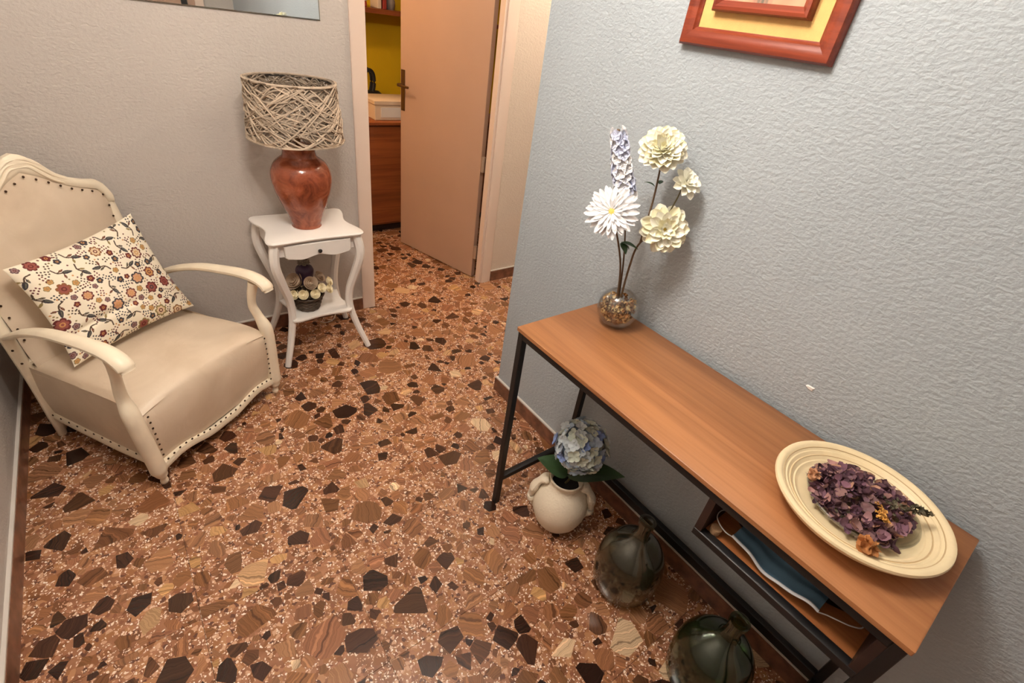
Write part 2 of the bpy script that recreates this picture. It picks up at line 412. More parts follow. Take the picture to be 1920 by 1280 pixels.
# ------------------------------------------------------------------ setting: shell
XW, YB, CEIL = -1.776, 1.004, 2.5
YF, XE, YS = -2.6, 1.7, 2.62
DX0, DX1, DH = -.209, .549, 2.04            # door opening
struct(MB().box(-.0, XE + .1, YF, 0, -.05, CEIL).build('wall_right', 'paint_blue_grey', smooth=False), 'blue-grey textured plaster wall behind the console', 'wall')
w = MB(); w.box(XW - .1, DX0 - .012, YB, YB + .1, -.05, CEIL); w.box(DX0 - .012, DX1 + .012, YB, YB + .1, DH + .012, CEIL)
struct(w.build('wall_back', 'paint_greige', smooth=False), 'greige textured wall behind armchair and lamp', 'wall')
struct(MB().box(DX1 + .012, XE + .1, YB, YB + .045, -.05, CEIL).box(DX1 + .13, XE + .1, YB + .045, YB + .1, -.05, CEIL).box(DX1 + .012, DX1 + .13, YB + .045, YB + .1, DH + .012, CEIL).build('wall_back_corridor', 'paint_warm_lit', smooth=False), 'back wall right of the door frame, coloured as if lit warm from the corridor', 'wall')
struct(MB().box(XW - .1, XW, YF, YB, -.05, CEIL).build('wall_left', 'paint_greige', smooth=False), 'greige textured wall beside the armchair', 'wall')
struct(MB().box(XW - .1, 0, YF - .1, YF, -.05, CEIL).build('wall_front', 'paint_greige', smooth=False), 'greige wall facing the mirror', 'wall')
struct(MB().box(XE, XE + .1, 0, YB, -.05, CEIL).build('wall_corridor', 'paint_warm_lit', smooth=False), 'plain wall closing the corridor', 'wall')
struct(MB().box(-1.2, XE + .1, YS, YS + .1, -.05, CEIL).build('wall_study', 'paint_yellow', smooth=False), 'bright yellow wall of the room beyond the doorway', 'wall')
struct(MB().box(-1.3, -1.2, YB + .1, YS + .1, -.05, CEIL).build('wall_study_left', 'paint_warm_lit', smooth=False), 'left wall of the room beyond the doorway', 'wall')
struct(MB().box(XE, XE + .1, YB + .1, YS, -.05, CEIL).build('wall_study_right', 'paint_warm_lit', smooth=False), 'right wall of the room beyond the doorway', 'wall')
struct(MB().box(XW - .1, XE + .1, YF - .1, YS + .1, CEIL, CEIL + .1).build('ceiling', 'ceiling_white', smooth=False), 'plain white ceiling', 'ceiling')
# corridor side of the back wall: warm corridor light is put into its paler colour
# chip knocked out of the plaster
wr = bpy.data.objects['wall_right']
mb = MB(); pts = [(0.010 * math.cos(t) * (1 + .35 * math.sin(3 * t + 1)), .0075 * math.sin(t) * (1 + .3 * math.cos(2 * t))) for t in [k * 2 * PI / 11 for k in range(11)]]
mb.rings([[(-.0004, -1.196 + a, .891 + c) for a, c in pts], [(-.0035, -1.196 + a * .7, .891 + c * .6) for a, c in pts]])
tag(mb.build('plaster_chip', 'chip_white', wr, smooth=False), 'small white chip in the plaster')

# ------------------------------------------------------------------ floor: terrazzo tiles with stones
floor = struct(MB().box(XW - .05, XE + .05, YF - .05, YS + .05, -.06, -.006).build('floor', 'mortar', smooth=False), 'glossy brown terrazzo floor of large banded stones', 'floor')
TS = .40; TX0, TY0 = -.17, -.845            # joints lie on these lines
tile_me = MB().box(.0006, TS - .0006, .0006, TS - .0006, -.006, -.0005).mesh('floor_tile', 'terrazzo_matrix', False)
tiles = {}
for ix in range(-5, 5):
    for iy in range(-5, 9):
        x0, y0 = TX0 + ix * TS, TY0 + iy * TS
        if x0 + TS < XW or x0 > XE or y0 + TS < YF or y0 > YS: continue
        cx, cy = x0 + TS / 2, y0 + TS / 2
        if cx > .35 and cy < -.3: continue
        t = link_mesh('floor_tile', tile_me, floor); t.location = (x0, y0, 0); tiles[(ix, iy)] = t
def clip(poly, nx, ny, d):
    out = []
    for k in range(len(poly)):
        p, q = poly[k], poly[(k + 1) % len(poly)]
        a = nx * p[0] + ny * p[1] - d; c = nx * q[0] + ny * q[1] - d
        if a <= 0: out.append(p)
        if (a < 0 < c) or (c < 0 < a):
            t = a / (a - c); out.append((p[0] + (q[0] - p[0]) * t, p[1] + (q[1] - p[1]) * t))
    return out
VX0, VX1, VY0, VY1 = XW, .95, -1.75, 2.1
seeds = []; cell = {}
def try_place(r):
    x, y = random.uniform(VX0, VX1), random.uniform(VY0, VY1)
    if x > .02 and y < -.02: return
    gx, gy = int(x / .12 + 100), int(y / .12 + 100)
    for i in range(gx - 1, gx + 2):
        for j in range(gy - 1, gy + 2):
            for (a, c, q) in cell.get((i, j), ()):
                if (a - x) ** 2 + (c - y) ** 2 < ((q + r) * .84) ** 2: return
    seeds.append((x, y, r)); cell.setdefault((gx, gy), []).append((x, y, r))
for r0, r1, n in ((.046, .062, 120), (.036, .048, 700), (.027, .036, 2600), (.019, .027, 6000), (.012, .018, 7000)):
    for _ in range(n): try_place(random.uniform(r0, r1))
PAL = [(.30, [(66, 40, 28), (58, 35, 26), (72, 45, 31), (88, 57, 38)], (.8, 1.2)),
       (.26, [(134, 92, 60), (124, 83, 52), (140, 98, 66), (116, 76, 50)], (.9, 1.2)),
       (.34, [(158, 112, 80), (152, 104, 72), (164, 119, 86), (156, 106, 78)], (.92, 1.1)),
       (.10, [(192, 148, 100), (198, 158, 118), (218, 188, 154)], (.95, 1.1))]
def stone_poly(x, y, r):
    n = random.choice((3, 4, 4, 5, 5, 6)); a0 = random.uniform(0, 2 * PI); st = random.uniform(.5, 1.0); sa = random.uniform(0, PI)
    poly = [(-r * 1.5, -r * 1.5), (r * 1.5, -r * 1.5), (r * 1.5, r * 1.5), (-r * 1.5, r * 1.5)]
    for k in range(n):
        a = a0 + 2 * PI * k / n + random.uniform(-.45, .45)
        d = r * random.uniform(.72, 1.12) * (1 - (1 - st) * abs(math.cos(a - sa)))
        poly = clip(poly, math.cos(a), math.sin(a), d)
        if len(poly) < 3: return None
    gx, gy = int(x / .12 + 100), int(y / .12 + 100)
    for i in range(gx - 2, gx + 3):
        for j in range(gy - 2, gy + 3):
            for (a, c, q) in cell.get((i, j), ()):
                dx, dy = a - x, c - y; L = math.hypot(dx, dy)
                if L < 1e-6 or L > (r + q) * 1.6: continue
                d = (L * L + r * r - q * q) / (2 * L) - .0012
                poly = clip(poly, dx / L, dy / L, d)
                if len(poly) < 3: return None
    return poly
stones = []
for (x, y, r) in seeds:
    poly = stone_poly(x, y, r)
    ix, iy = math.floor((x - TX0) / TS), math.floor((y - TY0) / TS)
    if not poly or (ix, iy) not in tiles: continue
    bx0, by0 = TX0 + ix * TS, TY0 + iy * TS
    for nx, ny, d in ((1, 0, bx0 + TS - .0015 - x), (-1, 0, x - bx0 - .0015), (0, 1, by0 + TS - .0015 - y), (0, -1, y - by0 - .0015),
                      (-1, 0, x - XW - .012), (0, 1, (YB - .014 - y) if (y < YB and not (DX0 < x < DX1)) else 9)):
        poly = clip(poly, nx, ny, d)
        if len(poly) < 3: break
    if len(poly) < 3: continue
    area = abs(sum(p[0] * q[1] - q[0] * p[1] for p, q in zip(poly, poly[1:] + poly[:1]))) / 2
    if area < 1.5e-4 or random.random() < .16: continue
    q = CAM_R @ (np.array([x, y, 0]) - CAM_C); u, v = 960 + FPX * q[0] / q[2], 640 + FPX * q[1] / q[2]
    vis = q[2] > 0 and -30 < u < 1950 and -30 < v < 1310 and not (x > -.42 and -1.7 < y < -.6 and u > 1100) and not (u < 500 and v < 800 and y > .3)
    stones.append((area / q[2] ** 2 if vis else 0, x, y, r, poly, (ix, iy)))
stones.sort(key=lambda s: -s[0])
def stone_look():
    t = random.random(); acc = 0
    for p, cols, (lo, hi) in PAL:
        acc += p
        if t <= acc or p == PAL[-1][0]:
            c = random.choice(cols); k = random.uniform(lo, hi); return lin(tuple(min(1, v / 255 * k) for v in c))
def stone_geo(poly, ox, oy):
    n = len(poly); vs = [(px + ox, py + oy, -.004) for px, py in poly] + [(px + ox, py + oy, 0.0) for px, py in poly]
    fs = [tuple(range(n, 2 * n))] + [(k, (k + 1) % n, (k + 1) % n + n, k + n) for k in range(n)]
    a = random.uniform(0, PI); o = random.uniform(0, 50); z = random.uniform(0, 9)
    bd = [(px * math.cos(a) + py * math.sin(a) + o, -px * math.sin(a) + py * math.cos(a), z) for px, py in poly] * 2
    return vs, fs, bd
def stone_mesh(vs, fs, cols, bands):
    me = bpy.data.meshes.new('stone'); me.from_pydata(vs, [], fs); me.update(); me.materials.append(MATS['terrazzo_stone'])
    at = me.attributes.new('tint', 'FLOAT_COLOR', 'POINT'); at.data.foreach_set('color', np.array([(*c, 1) for c in cols], dtype=np.float32).ravel())
    at = me.attributes.new('band', 'FLOAT_VECTOR', 'POINT'); at.data.foreach_set('vector', np.array(bands, dtype=np.float32).ravel())
    return me
restv, restf, restc, restb = [], [], [], []
for k, (s, x, y, r, poly, key) in enumerate(stones):
    c = stone_look()
    if k < 290 and s > 0:
        vs, fs, bd = stone_geo(poly, 0, 0)
        o = link_mesh('stone', stone_mesh(vs, fs, [c] * len(vs), bd), tiles[key]); L = tiles[key].location; o.location = (x - L.x, y - L.y, 0)
    else:
        vs, fs, bd = stone_geo(poly, x, y); o = len(restv)
        restv += vs; restf += [tuple(i + o for i in f) for f in fs]; restc += [c] * len(vs); restb += bd
tag(link_mesh('small_stones', stone_mesh(restv, restf, restc, restb), floor), kind='stuff')

# ------------------------------------------------------------------ baseboards
def skirting(name, box, ledge, label):
    o = struct(MB().box(*box).build(name, 'skirting_stone', smooth=False), label, 'baseboard')
    MB().box(*ledge).build('plaster_ledge', 'ledge_white', o, smooth=False)
HB = .078
skirting('baseboard_left', (XW, XW + .012, YF, YB, 0, HB - .006), (XW, XW + .010, YF, YB, HB - .006, HB), 'brown terrazzo baseboard along the left wall')
skirting('baseboard_right', (-.012, 0, YF, .012, 0, HB - .006), (-.010, 0, YF, .010, HB - .006, HB), 'brown terrazzo baseboard below the console')
skirting('baseboard_return', (-.0, XE, 0, .012, 0, HB - .006), (0, XE, 0, .010, HB - .006, HB), 'brown terrazzo baseboard round the corridor corner')
skirting('baseboard_back', (XW + .012, DX0 - .075, YB - .012, YB, 0, HB - .006), (XW + .010, DX0 - .075, YB - .010, YB, HB - .006, HB), 'brown terrazzo baseboard behind armchair and side table')
skirting('baseboard_corridor', (DX1 + .09, XE, YB - .012, YB, 0, HB - .006), (DX1 + .09, XE, YB - .010, YB, HB - .006, HB), 'brown terrazzo baseboard right of the door frame')

# ------------------------------------------------------------------ door frame and door
trim = thing('trim_1', 'pinkish cream lacquered door frame around the doorway', 'door frame', (DX0, YB, 0)); trim['kind'] = 'structure'
def casing(x0, x1, z0, z1, name):
    m_ = MB(); y = YB
    if z1 - z0 > .5:
        s = 1 if x1 > x0 else -1; W = abs(x1 - x0)
        prof = [(0, 0), (0, -.010), (.012, -.015), (.026, -.012), (.040, -.014), (.052, -.010), (W - .008, -.012), (W, -.008), (W, 0)]
        m_.rings([[(x0 + s * a, y + c, z) for a, c in prof] for z in (z0, z1)])
    else:
        W = z1 - z0
        prof = [(0, 0), (0, -.010), (.012, -.015), (.026, -.012), (.040, -.014), (.052, -.010), (W - .008, -.012), (W, -.008), (W, 0)]
        m_.rings([[(x, y + c, z0 + a) for a, c in prof] for x in (x0, x1)])
    return m_.build(name, 'frame_lacquer', trim, world=True)
casing(DX0, DX0 - .072, 0, DH, 'casing'); casing(DX1 + .015, DX1 + .088, 0, DH, 'casing'); casing(DX0 - .072, DX1 + .088, DH, DH + .075, 'casing')
for x0, x1, y1 in ((DX0 - .012, DX0, YB + .10), (DX1, DX1 + .015, YB + .045)):
    MB().box(x0, x1, YB - .001, y1, 0, DH).build('jamb', 'frame_lacquer', trim, world=True, smooth=False)
MB().box(DX0, DX0 + .012, YB + .045, YB + .10, 0, DH).build('door_stop', 'frame_lacquer', trim, world=True, smooth=False)
MB().box(DX0, DX1, YB, YB + .10, DH, DH + .012).build('jamb', 'frame_lacquer', trim, world=True, smooth=False)

hinge = Vector((DX1 + .004, YB + .050, 0)); free = Vector((.352, 1.80, 0))
dv = free - hinge; DL = dv.length; ang = math.atan2(dv.y, dv.x)
door = thing('door_1', 'plain cream lacquered door standing open into the yellow room', 'door', hinge, ang); door['kind'] = 'structure'
# local: x along the leaf, y+ = face towards the hall
MB().box(.040, DL, -.036, 0.0, .006, DH - .004, bev=.002).build('door_leaf', 'cream_lacquer', door)
hx = DL - .026
pl = MB().box(hx - .018, hx + .018, 0, .004, .945, 1.185, bev=.0015).build('handle_plate', 'bronze', door)
MB().tube([(hx, .004, 1.10), (hx, .045, 1.10), (hx - .012, .055, 1.10), (hx - .105, .055, 1.098)], [.009, .008, .009, .008], 10).build('lever', 'bronze', pl)
pl = MB().box(hx - .018, hx + .018, -.040, -.036, .945, 1.185).build('handle_plate', 'bronze', door)
MB().tube([(hx, -.040, 1.10), (hx, -.085, 1.10), (hx - .012, -.092, 1.10), (hx - .105, -.092, 1.098)], [.009, .008, .009, .008], 10).build('lever', 'bronze', pl)
for z in (.20, .78, 1.75):
    MB().tube([(.016, .006, z - .045), (.016, .006, z + .045)], .012, 10).build('hinge', 'hinge_metal', door)

# entrance door in the wall facing the mirror
d2 = thing('door_2', 'cream entrance door in the wall facing the mirror', 'door', (-.75, YF, 0)); d2['kind'] = 'structure'
MB().box(-.43, .43, 0, .02, 0, 2.05).build('door_leaf', 'cream_lacquer', d2, smooth=False)
for x0, x1 in ((-.5, -.43), (.43, .5)): MB().box(x0, x1, 0, .03, 0, 2.12).build('casing', 'frame_lacquer', d2, smooth=False)
MB().box(-.43, .43, 0, .03, 2.05, 2.12).build('casing', 'frame_lacquer', d2, smooth=False)
hp = MB().box(.32, .37, .02, .028, 1.0, 1.3).build('handle_plate', 'bag_black', d2, smooth=False)
MB().tube([(.345, .028, 1.15), (.345, .07, 1.15), (.23, .07, 1.15)], .01, 8).build('lever', 'bag_black', hp)

# ------------------------------------------------------------------ console
XF, XB, YN, YFR, HC = -.408, -.023, -1.605, -.535, .80
con = thing('console_table', 'narrow console table with orange-brown wooden top on black metal frame', 'console table', ((XF + XB) / 2, (YN + YFR) / 2, 0))
MB().box(XF, XB, YN, YFR, HC - .014, HC, bev=.0015).build('table_top', 'console_wood', con, world=True)
T = .022
def bar(x0, x1, y0, y1, z0, z1, name='rail'):
    MB().box(x0, x1, y0, y1, z0, z1, bev=.0015).build(name, 'black_metal', con, world=True)
xa, xb = XF + .004, XB - .004; ya, yb = YN + .004, YFR - .004; zt = HC - .014
for x in (xa, xb - T):
    for y in (ya, yb - T): bar(x, x + T, y, y + T, 0, zt, 'leg')
for x in (xa, xb - T): bar(x, x + T, ya + T, yb - T, zt - T, zt)
for y in (ya, yb - T):
    bar(xa + T, xb - T, y, y + T, zt - T, zt); bar(xa + T, xb - T, y, y + T, .125, .125 + T)
bar(xb - T, xb, ya + T, yb - T, .128, .128 + .034)
CY0, CY1 = ya + T, -1.224; CZ = .645
cub = MB().box(xa + .024, xb - T - .002, CY0, CY1, CZ + .002, CZ + .016).build('cubby_floor', 'shelf_wood', con, world=True, smooth=False)
bar(xa, xa + T, CY0, CY1, CZ, CZ + .020, 'cubby_rail')
for y0 in (CY1 - .016, CY0):
    MB().box(xa + .001, xb - T - .001, y0, y0 + .016, CZ + .0, zt - T).build('cubby_side', 'dark_wood', con, world=True, smooth=False)
MB().box(xb - T - .014, xb - T - .002, CY0 + .016, CY1 - .016, CZ + .016, zt - T).build('cubby_back', 'dark_wood', con, world=True, smooth=False)
ZC = CZ + .016

# things lying in the cubby
tr = MB(); ell = [(math.cos(k * 2 * PI / 36), math.sin(k * 2 * PI / 36)) for k in range(36)]
cx, cy = -.262, -1.395
tr.rings([[(cx + a * .075 * s, cy + c * .150 * s, ZC + z) for a, c in ell] for s, z in ((.80, 0), (1.0, .011), (.95, .011), (.78, .004))])
tag(tr.build('oval_tray', 'tray_brown', loc=(cx, cy, ZC), world=True), 'dark brown oval tray under the face mask inside the console', 'tray')
mk = thing('face_mask', 'blue pleated face mask with white edges lying in the console shelf', 'face mask', (-.325, -1.387, ZC + .024))
def mask_pt(u, v):
    x = -.050 + .100 * v; y = -.095 + .19 * u
    z = .010 * math.sin(u * 7.0 + 1) * (1 - v) + .007 * abs(((v * 3.2) % 1.0) - .5) + .002 * math.sin(u * 19)
    return (x - .002 * math.sin(u * 6), y, z - .004 + .012 * v)
MB().grid(mask_pt, 40, 24).build('mask_cloth', 'mask_blue', mk)
e = [Vector(mask_pt(k / 29, 0)) for k in range(30)]
MB().tube([p + Vector((-.001, 0, .0005)) for p in e], .0042, 8, sx=1., sy=.55).build('binding', 'mask_white', mk)
for u, pts in ((1, [(-.048, .096, .004), (-.052, .110, .006), (-.048, .130, .010), (-.036, .143, .012), (-.015, .146, .012), (.006, .135, .010), (.020, .118, .008)]),
               (0, [(-.049, -.096, .004), (-.040, -.108, .004), (-.033, -.125, .006), (-.024, -.145, .008), (-.008, -.160, .008), (.010, -.156, .010), (.022, -.140, .010)])):
    MB().tube(spline(pts, 24), .0013, 6).build('ear_loop', 'mask_white', mk)
ck = MB().lathe([(.010, 0), (.011, .002), (.0125, .016), (.012, .019)], (-.374, -1.258, ZC), 16)
tag(ck.build('cork_stopper', 'cork_tan', loc=(-.374, -1.258, ZC), world=True), 'small tan cork stopper standing in the console shelf', 'cork')

# ------------------------------------------------------------------ plate with potpourri
PX, PY = -.213, -1.420
pt_ = thing('serving_plate', 'large round cream stoneware plate with turned rings on the console', 'plate', (PX, PY, HC))
prof = [(.080, 0), (.088, .001), (.092, .006), (.120, .015), (.150, .030), (.160, .041), (.1625, .046), (.161, .0505), (.156, .0525), (.150, .051), (.1445, .046),
        (.140, .0425), (.137, .0428), (.131, .0375), (.128, .038), (.121, .032), (.118, .0325), (.112, .0275), (.108, .0265), (.08, .0225), (.03, .022), (.001, .022)]
body = MB().lathe(prof, seg=72, cap0=True, cap1=False).build('plate_body', 'plate_ceramic', pt_)
for r_, z_ in ((.1452, .0468), (.1285, .0382)):
    MB().lathe([(r_ - .0011, z_ - .0008), (r_ - .0008, z_ + .0004), (r_ + .0008, z_ + .0006), (r_ + .0011, z_ - .0006)], seg=64, cap0=False, cap1=False).build('turned_ring', 'plate_line', body)
DXc, DYc, DZ = PX + .004, PY - .004, HC + .0235
ds = MB().lathe([(.001, 0), (.070, 0), (.088, .004), (.101, .013), (.1035, .0195), (.1020, .0205), (.0985, .0145), (.086, .0065), (.069, .0028), (.001, .0028)], (0, 0, 0), 64, cap0=False, cap1=False)
tag(ds.build('glass_dish', 'clear_glass', loc=(DXc, DYc, DZ)), 'clear shallow glass dish holding purple potpourri on the plate', 'dish')
PURP = [(108, 76, 90), (122, 88, 102), (88, 60, 74), (134, 100, 110), (112, 78, 88), (150, 114, 116), (80, 54, 64), (166, 126, 122)]
def petal_geo(mb, p, size, nrm, spin, col, cup=.5, asp=.8, n=6, rows=3):
    """small cupped petal patch"""
    M = frame_to(p, nrm, (math.cos(spin), math.sin(spin), .2))
    vs = [M @ Vector((0, 0, 0))]
    for k in range(1, rows + 1):
        for i in range(n):
            a = 2 * PI * i / n; rr = size * k / rows * (1 + .18 * math.sin(2 * a + spin))
            vs.append(M @ Vector((rr * math.cos(a), rr * asp * math.sin(a), cup * (rr ** 2) / size + .12 * rr * math.sin(3 * a + spin))))
    fs = [(0, 1 + i, 1 + (i + 1) % n) for i in range(n)]
    for k in range(rows - 1):
        b0 = 1 + k * n
        fs += [(b0 + i, b0 + n + i, b0 + n + (i + 1) % n, b0 + (i + 1) % n) for i in range(n)]
    mb.add(vs, fs, col)
pp = MB()
for k in range(520):
    r_ = .099 * math.sqrt(random.random()); a = random.uniform(0, 2 * PI)
    if r_ > .080 and math.sin(a) < -.80: continue
    h = .006 + .030 * (1 - (r_ / .1) ** 2) * random.random() ** .6 + .006 * random.random()
    kf = random.uniform(.75, 1.12); c = lin(tuple(v / 255 * kf for v in random.choice(PURP)))
    if random.random() < .07: c = lin((.72, .55, .46))
    nr = Vector((random.uniform(-1, 1), random.uniform(-1, 1), random.uniform(.4, 1.6)))
    petal_geo(pp, (DXc + r_ * math.cos(a), DYc + r_ * math.sin(a), DZ + h + .006), random.uniform(.007, .0135), nr, random.uniform(0, 6), c, random.uniform(.2, .8), n=9)
tag(pp.build('potpourri', 'dried', loc=(DXc, DYc, DZ), world=True), 'heap of purple dried petals piled in the glass dish', 'potpourri', kind='stuff')
sp = thing('dried_sprig', 'grey-green dried seed sprig lying on the potpourri', 'dried sprig', (-.185, -1.470, HC + .055))
MB().tube([(-.03, .035, .006), (0, 0, .012), (.03, -.045, .010)], .0018, 6).build('stem', 'stem_brown', sp)
sg = MB()
for k in range(60):
    t = random.random(); p = Vector((-.022, .028, .006)).lerp(Vector((.030, -.046, .012)), t); w_ = .014 * (1 - t) + .004
    petal_geo(sg, p + Vector((random.gauss(0, w_ * .6), random.gauss(0, w_ * .6), random.uniform(-.002, .010))), random.uniform(.0035, .006), (random.uniform(-1, 1), random.uniform(-1, 1), 1), random.uniform(0, 6), lin((.42, .39, .32)) if k % 2 else lin((.34, .32, .26)), .8)
tag(sg.build('seed_scales', 'dried', sp), kind='stuff')
yf = MB()
for k in range(70):
    t = random.random(); a = 2.0 * t; c0 = Vector((-.238 + .016 * math.cos(a * 2), -1.447 - .026 * t, HC + .066))
    petal_geo(yf, c0 + Vector((random.gauss(0, .004), random.gauss(0, .004), random.uniform(0, .005))), random.uniform(.0025, .0042), (random.uniform(-1, 1), random.uniform(-1, 1), 1), random.uniform(0, 6), lin((.84, .64, .34)), .8)
tag(yf.build('dried_flower', 'dried', loc=(-.238, -1.455, HC + .066), world=True), 'golden yellow dried flower head on the potpourri', 'dried flower')
for (x, y, z, s, c, lb) in ((-.322, -1.473, HC + .047, .020, (.74, .50, .30), 'tan curled dried seed pod lying on the plate beside the dish'),
                            (-.248, -1.335, HC + .058, .013, (.80, .60, .46), 'pale pink dried bud among the purple petals')):
    pd = MB(); col = lin(c)
    pd.sphere((x, y, z - .006), s * .72, 14, 8, .75, col=col)
    for k in range(6):
        petal_geo(pd, (x + s * .4 * math.cos(k * 1.05), y + s * .4 * math.sin(k * 1.05), z + .002), s * .55, (math.cos(k * 1.05) * .9, math.sin(k * 1.05) * .9, 1), k, tuple(v * (1 - .07 * k) for v in col), .8, n=10, rows=3)
    tag(pd.build('dried_pod', 'dried', loc=(x, y, z), world=True), lb, 'dried pod')

# ------------------------------------------------------------------ glass bowl vase with shavings and flowers
VX, VY, VR = -.117, -.657, .064
def bowl_prof(R, zc, ztop, zbot, n=18):
    a0 = math.acos(max(-1, (zbot - zc) / R)); a1 = math.acos((ztop - zc) / R)
    return [(R * math.sin(a0 + (a1 - a0) * k / n), zc + R * math.cos(a0 + (a1 - a0) * k / n)) for k in range(n + 1)]
out = bowl_prof(VR, .060, .112, .0); inn = bowl_prof(VR - .003, .060, .112, .006)
vs_ = MB().lathe([(.001, 0)] + out + list(reversed(inn)) + [(.001, .006)], (0, 0, 0), 48, cap0=False, cap1=False)
tag(vs_.build('glass_vase', 'clear_glass', loc=(VX, VY, HC)), 'clear round glass vase on console filled with wood shavings', 'vase')
sh = MB()
for k in range(420):
    while True:
        x, y, z = (random.uniform(-1, 1) for _ in range(3))
        if x * x + y * y + z * z < 1: break
    q = Vector((x, y, z)) * .054
    if k < 230: q = q.normalized() * random.uniform(.046, .0545)
    zz = q.z + .060
    if zz < .018 or zz > .094: continue
    c = random.choice([(212, 168, 112), (232, 196, 140), (176, 126, 80), (150, 104, 66), (236, 208, 160), (120, 80, 52)])
    kf = random.uniform(.85, 1.08); c = lin(tuple(min(1, v / 255 * kf) for v in c)); s = random.uniform(.006, .012)
    if math.hypot(q.x, q.y) ** 2 + (zz - .06) ** 2 > .0555 ** 2: continue
    nr = q.normalized() + Vector((random.gauss(0, .5), random.gauss(0, .5), random.gauss(0, .5)))
    if random.random() < .45:     # curl
        M = frame_to(q * .93 + Vector((VX, VY, HC + .060)), nr, (random.random(), random.random(), .3)); n = 9; h = s * .35
        a0 = random.uniform(0, 6); vv = []
        for i in range(n):
            a = a0 + 5.2 * i / (n - 1)
            vv += [M @ Vector((s * .6 * math.cos(a), s * .6 * math.sin(a), -h)), M @ Vector((s * .6 * math.cos(a), s * .6 * math.sin(a), h))]
        sh.add(vv, [(2 * i, 2 * i + 2, 2 * i + 3, 2 * i + 1) for i in range(n - 1)], c)
    else:
        petal_geo(sh, q * .93 + Vector((VX, VY, HC + .060)), s * .7, nr, random.uniform(0, 6), c, .6)
tag(sh.build('wood_shavings', 'dried', loc=(VX, VY, HC), world=True), 'light brown wood shavings and seed pods filling the round glass vase', 'wood shavings', kind='stuff')

def petal_mesh(name, mat, L, W, tip=.5, cup=.25, curl=.1, nu=5, nv=8):
    """petal along +x from the origin, opening towards +z"""
    def fn(u, v):
        w = W * min(1, (v + .04) / .55) ** .65 * math.sqrt(max(0, 1 - (max(0, v - .62) / .385) ** 2)) + .01
        s = (u - .5) * 2
        return (L * v, w * .5 * s, cup * w * s * s + curl * L * v * v)
    return MB().grid(fn, nu, nv).mesh(name, mat)
P_DAHL = petal_mesh('petal', 'petal_cream', 1.0, .50, .3, .28, .10)
P_DAHLP = petal_mesh('petal', 'petal_cream_pale', 1.0, .54, .3, .28, .05)
P_DAISY = petal_mesh('petal', 'petal_white', 1.0, .23, .5, .22, .04)
def basis(nrm, hint=(0, 0, 1)):
    return frame_to((0, 0, 0), nrm, hint)
def flower_head(root, name, center, nrm, R, rows, meshes, core_mat, core_r, core_h, back=None):
    """head part with every petal a sub-part; rows = (count, length factor, tilt up from the flower plane in rad)"""
    c = Vector(center) - root.location
    hd = MB().sphere((0, 0, 0), core_r, 14, 8, core_h).build(name, core_mat, root)
    B = basis(nrm); B.translation = c; hd.matrix_basis = B
    for ri, (cnt, lf, tilt) in enumerate(rows):
        for k in range(cnt):
            a = 2 * PI * (k + .5 * (ri % 2)) / cnt + random.uniform(-.1, .1); t = tilt + random.uniform(-.12, .12)
            M = Matrix.Rotation(a, 4, 'Z') @ Matrix.Translation((core_r * .45, 0, .002 * ri)) @ Matrix.Rotation(-t, 4, 'Y') @ Matrix.Rotation(random.uniform(-.15, .15), 4, 'X') @ Matrix.Scale(R * lf * random.uniform(.92, 1.06), 4)
            link_mesh('petal', meshes[ri % len(meshes)], hd, M)
    return hd
def leaf_mesh(name, mat, L, W, fold=.25, droop=-.3):
    def fn(u, v):
        w = W * math.sin(PI * min(1, v ** .8)) ** .9 + .0005; s = (u - .5) * 2
        return (L * v, w * .5 * s, fold * w * abs(s) * .5 + droop * L * v * v)
    return MB().grid(fn, 7, 12).mesh(name, mat)
LEAF = leaf_mesh('leaf', 'leaf_green', 1.0, .55)
base = Vector((VX, VY, HC + .055))
toward = Vector((CAM_C[0] - VX, CAM_C[1] - VY, 0)).normalized()
# dahlia branch
top_c, sml_c, bot_c = on_face(1242, 281, -.112, -.655), on_face(1285, 345, -.075, -.70), on_face(1246, 430, -.098, -.70)
dh = thing('dahlia_branch', 'artificial branch with three cream dahlias standing in the round glass vase', 'flower', base)
fork = on_face(1200, 455, -.10, -.68)
def stem(root, pts, r0, r1, mat, n=20, name='stem'):
    ps = spline([Vector(p) - root.location for p in pts], n)
    return MB().tube(ps, [r0 + (r1 - r0) * k / (n - 1) for k in range(n)], 7).build(name, mat, root)
n_top = (toward + Vector((0, 0, .75))); n_bot = (toward + Vector((.1, -.1, .35))); n_sml = (toward * .7 + Vector((.35, -.2, .55)))
stem(dh, [base, on_face(1180, 500, -.11, -.67), fork, bot_c - n_bot.normalized() * .014], .0035, .0026, 'stem_brown')
stem(dh, [fork, on_face(1222, 385, -.105, -.66), on_face(1237, 320, -.11, -.655), top_c - n_top.normalized() * .014], .003, .0022, 'stem_brown')
stem(dh, [fork, on_face(1240, 420, -.08, -.69), on_face(1268, 375, -.075, -.70), sml_c - n_sml.normalized() * .010], .0026, .0018, 'stem_green')
flower_head(dh, 'flower_head', top_c, n_top, .058, [(15, 1.0, -.05), (14, .95, .22), (13, .82, .48), (11, .66, .76), (9, .50, 1.05), (6, .36, 1.35)], [P_DAHLP, P_DAHL], 'petal_cream', .010, .8)
flower_head(dh, 'flower_head', bot_c, n_bot, .063, [(13, 1.0, -.15), (12, .95, .12), (11, .80, .40), (9, .60, .72), (7, .42, 1.05)], [P_DAHLP, P_DAHL], 'disc_yellow', .010, .7)
flower_head(dh, 'flower_head', sml_c, n_sml, .040, [(9, 1.0, .05), (8, .85, .4), (6, .65, .8), (5, .4, 1.2)], [P_DAHLP], 'petal_cream', .006, .8)
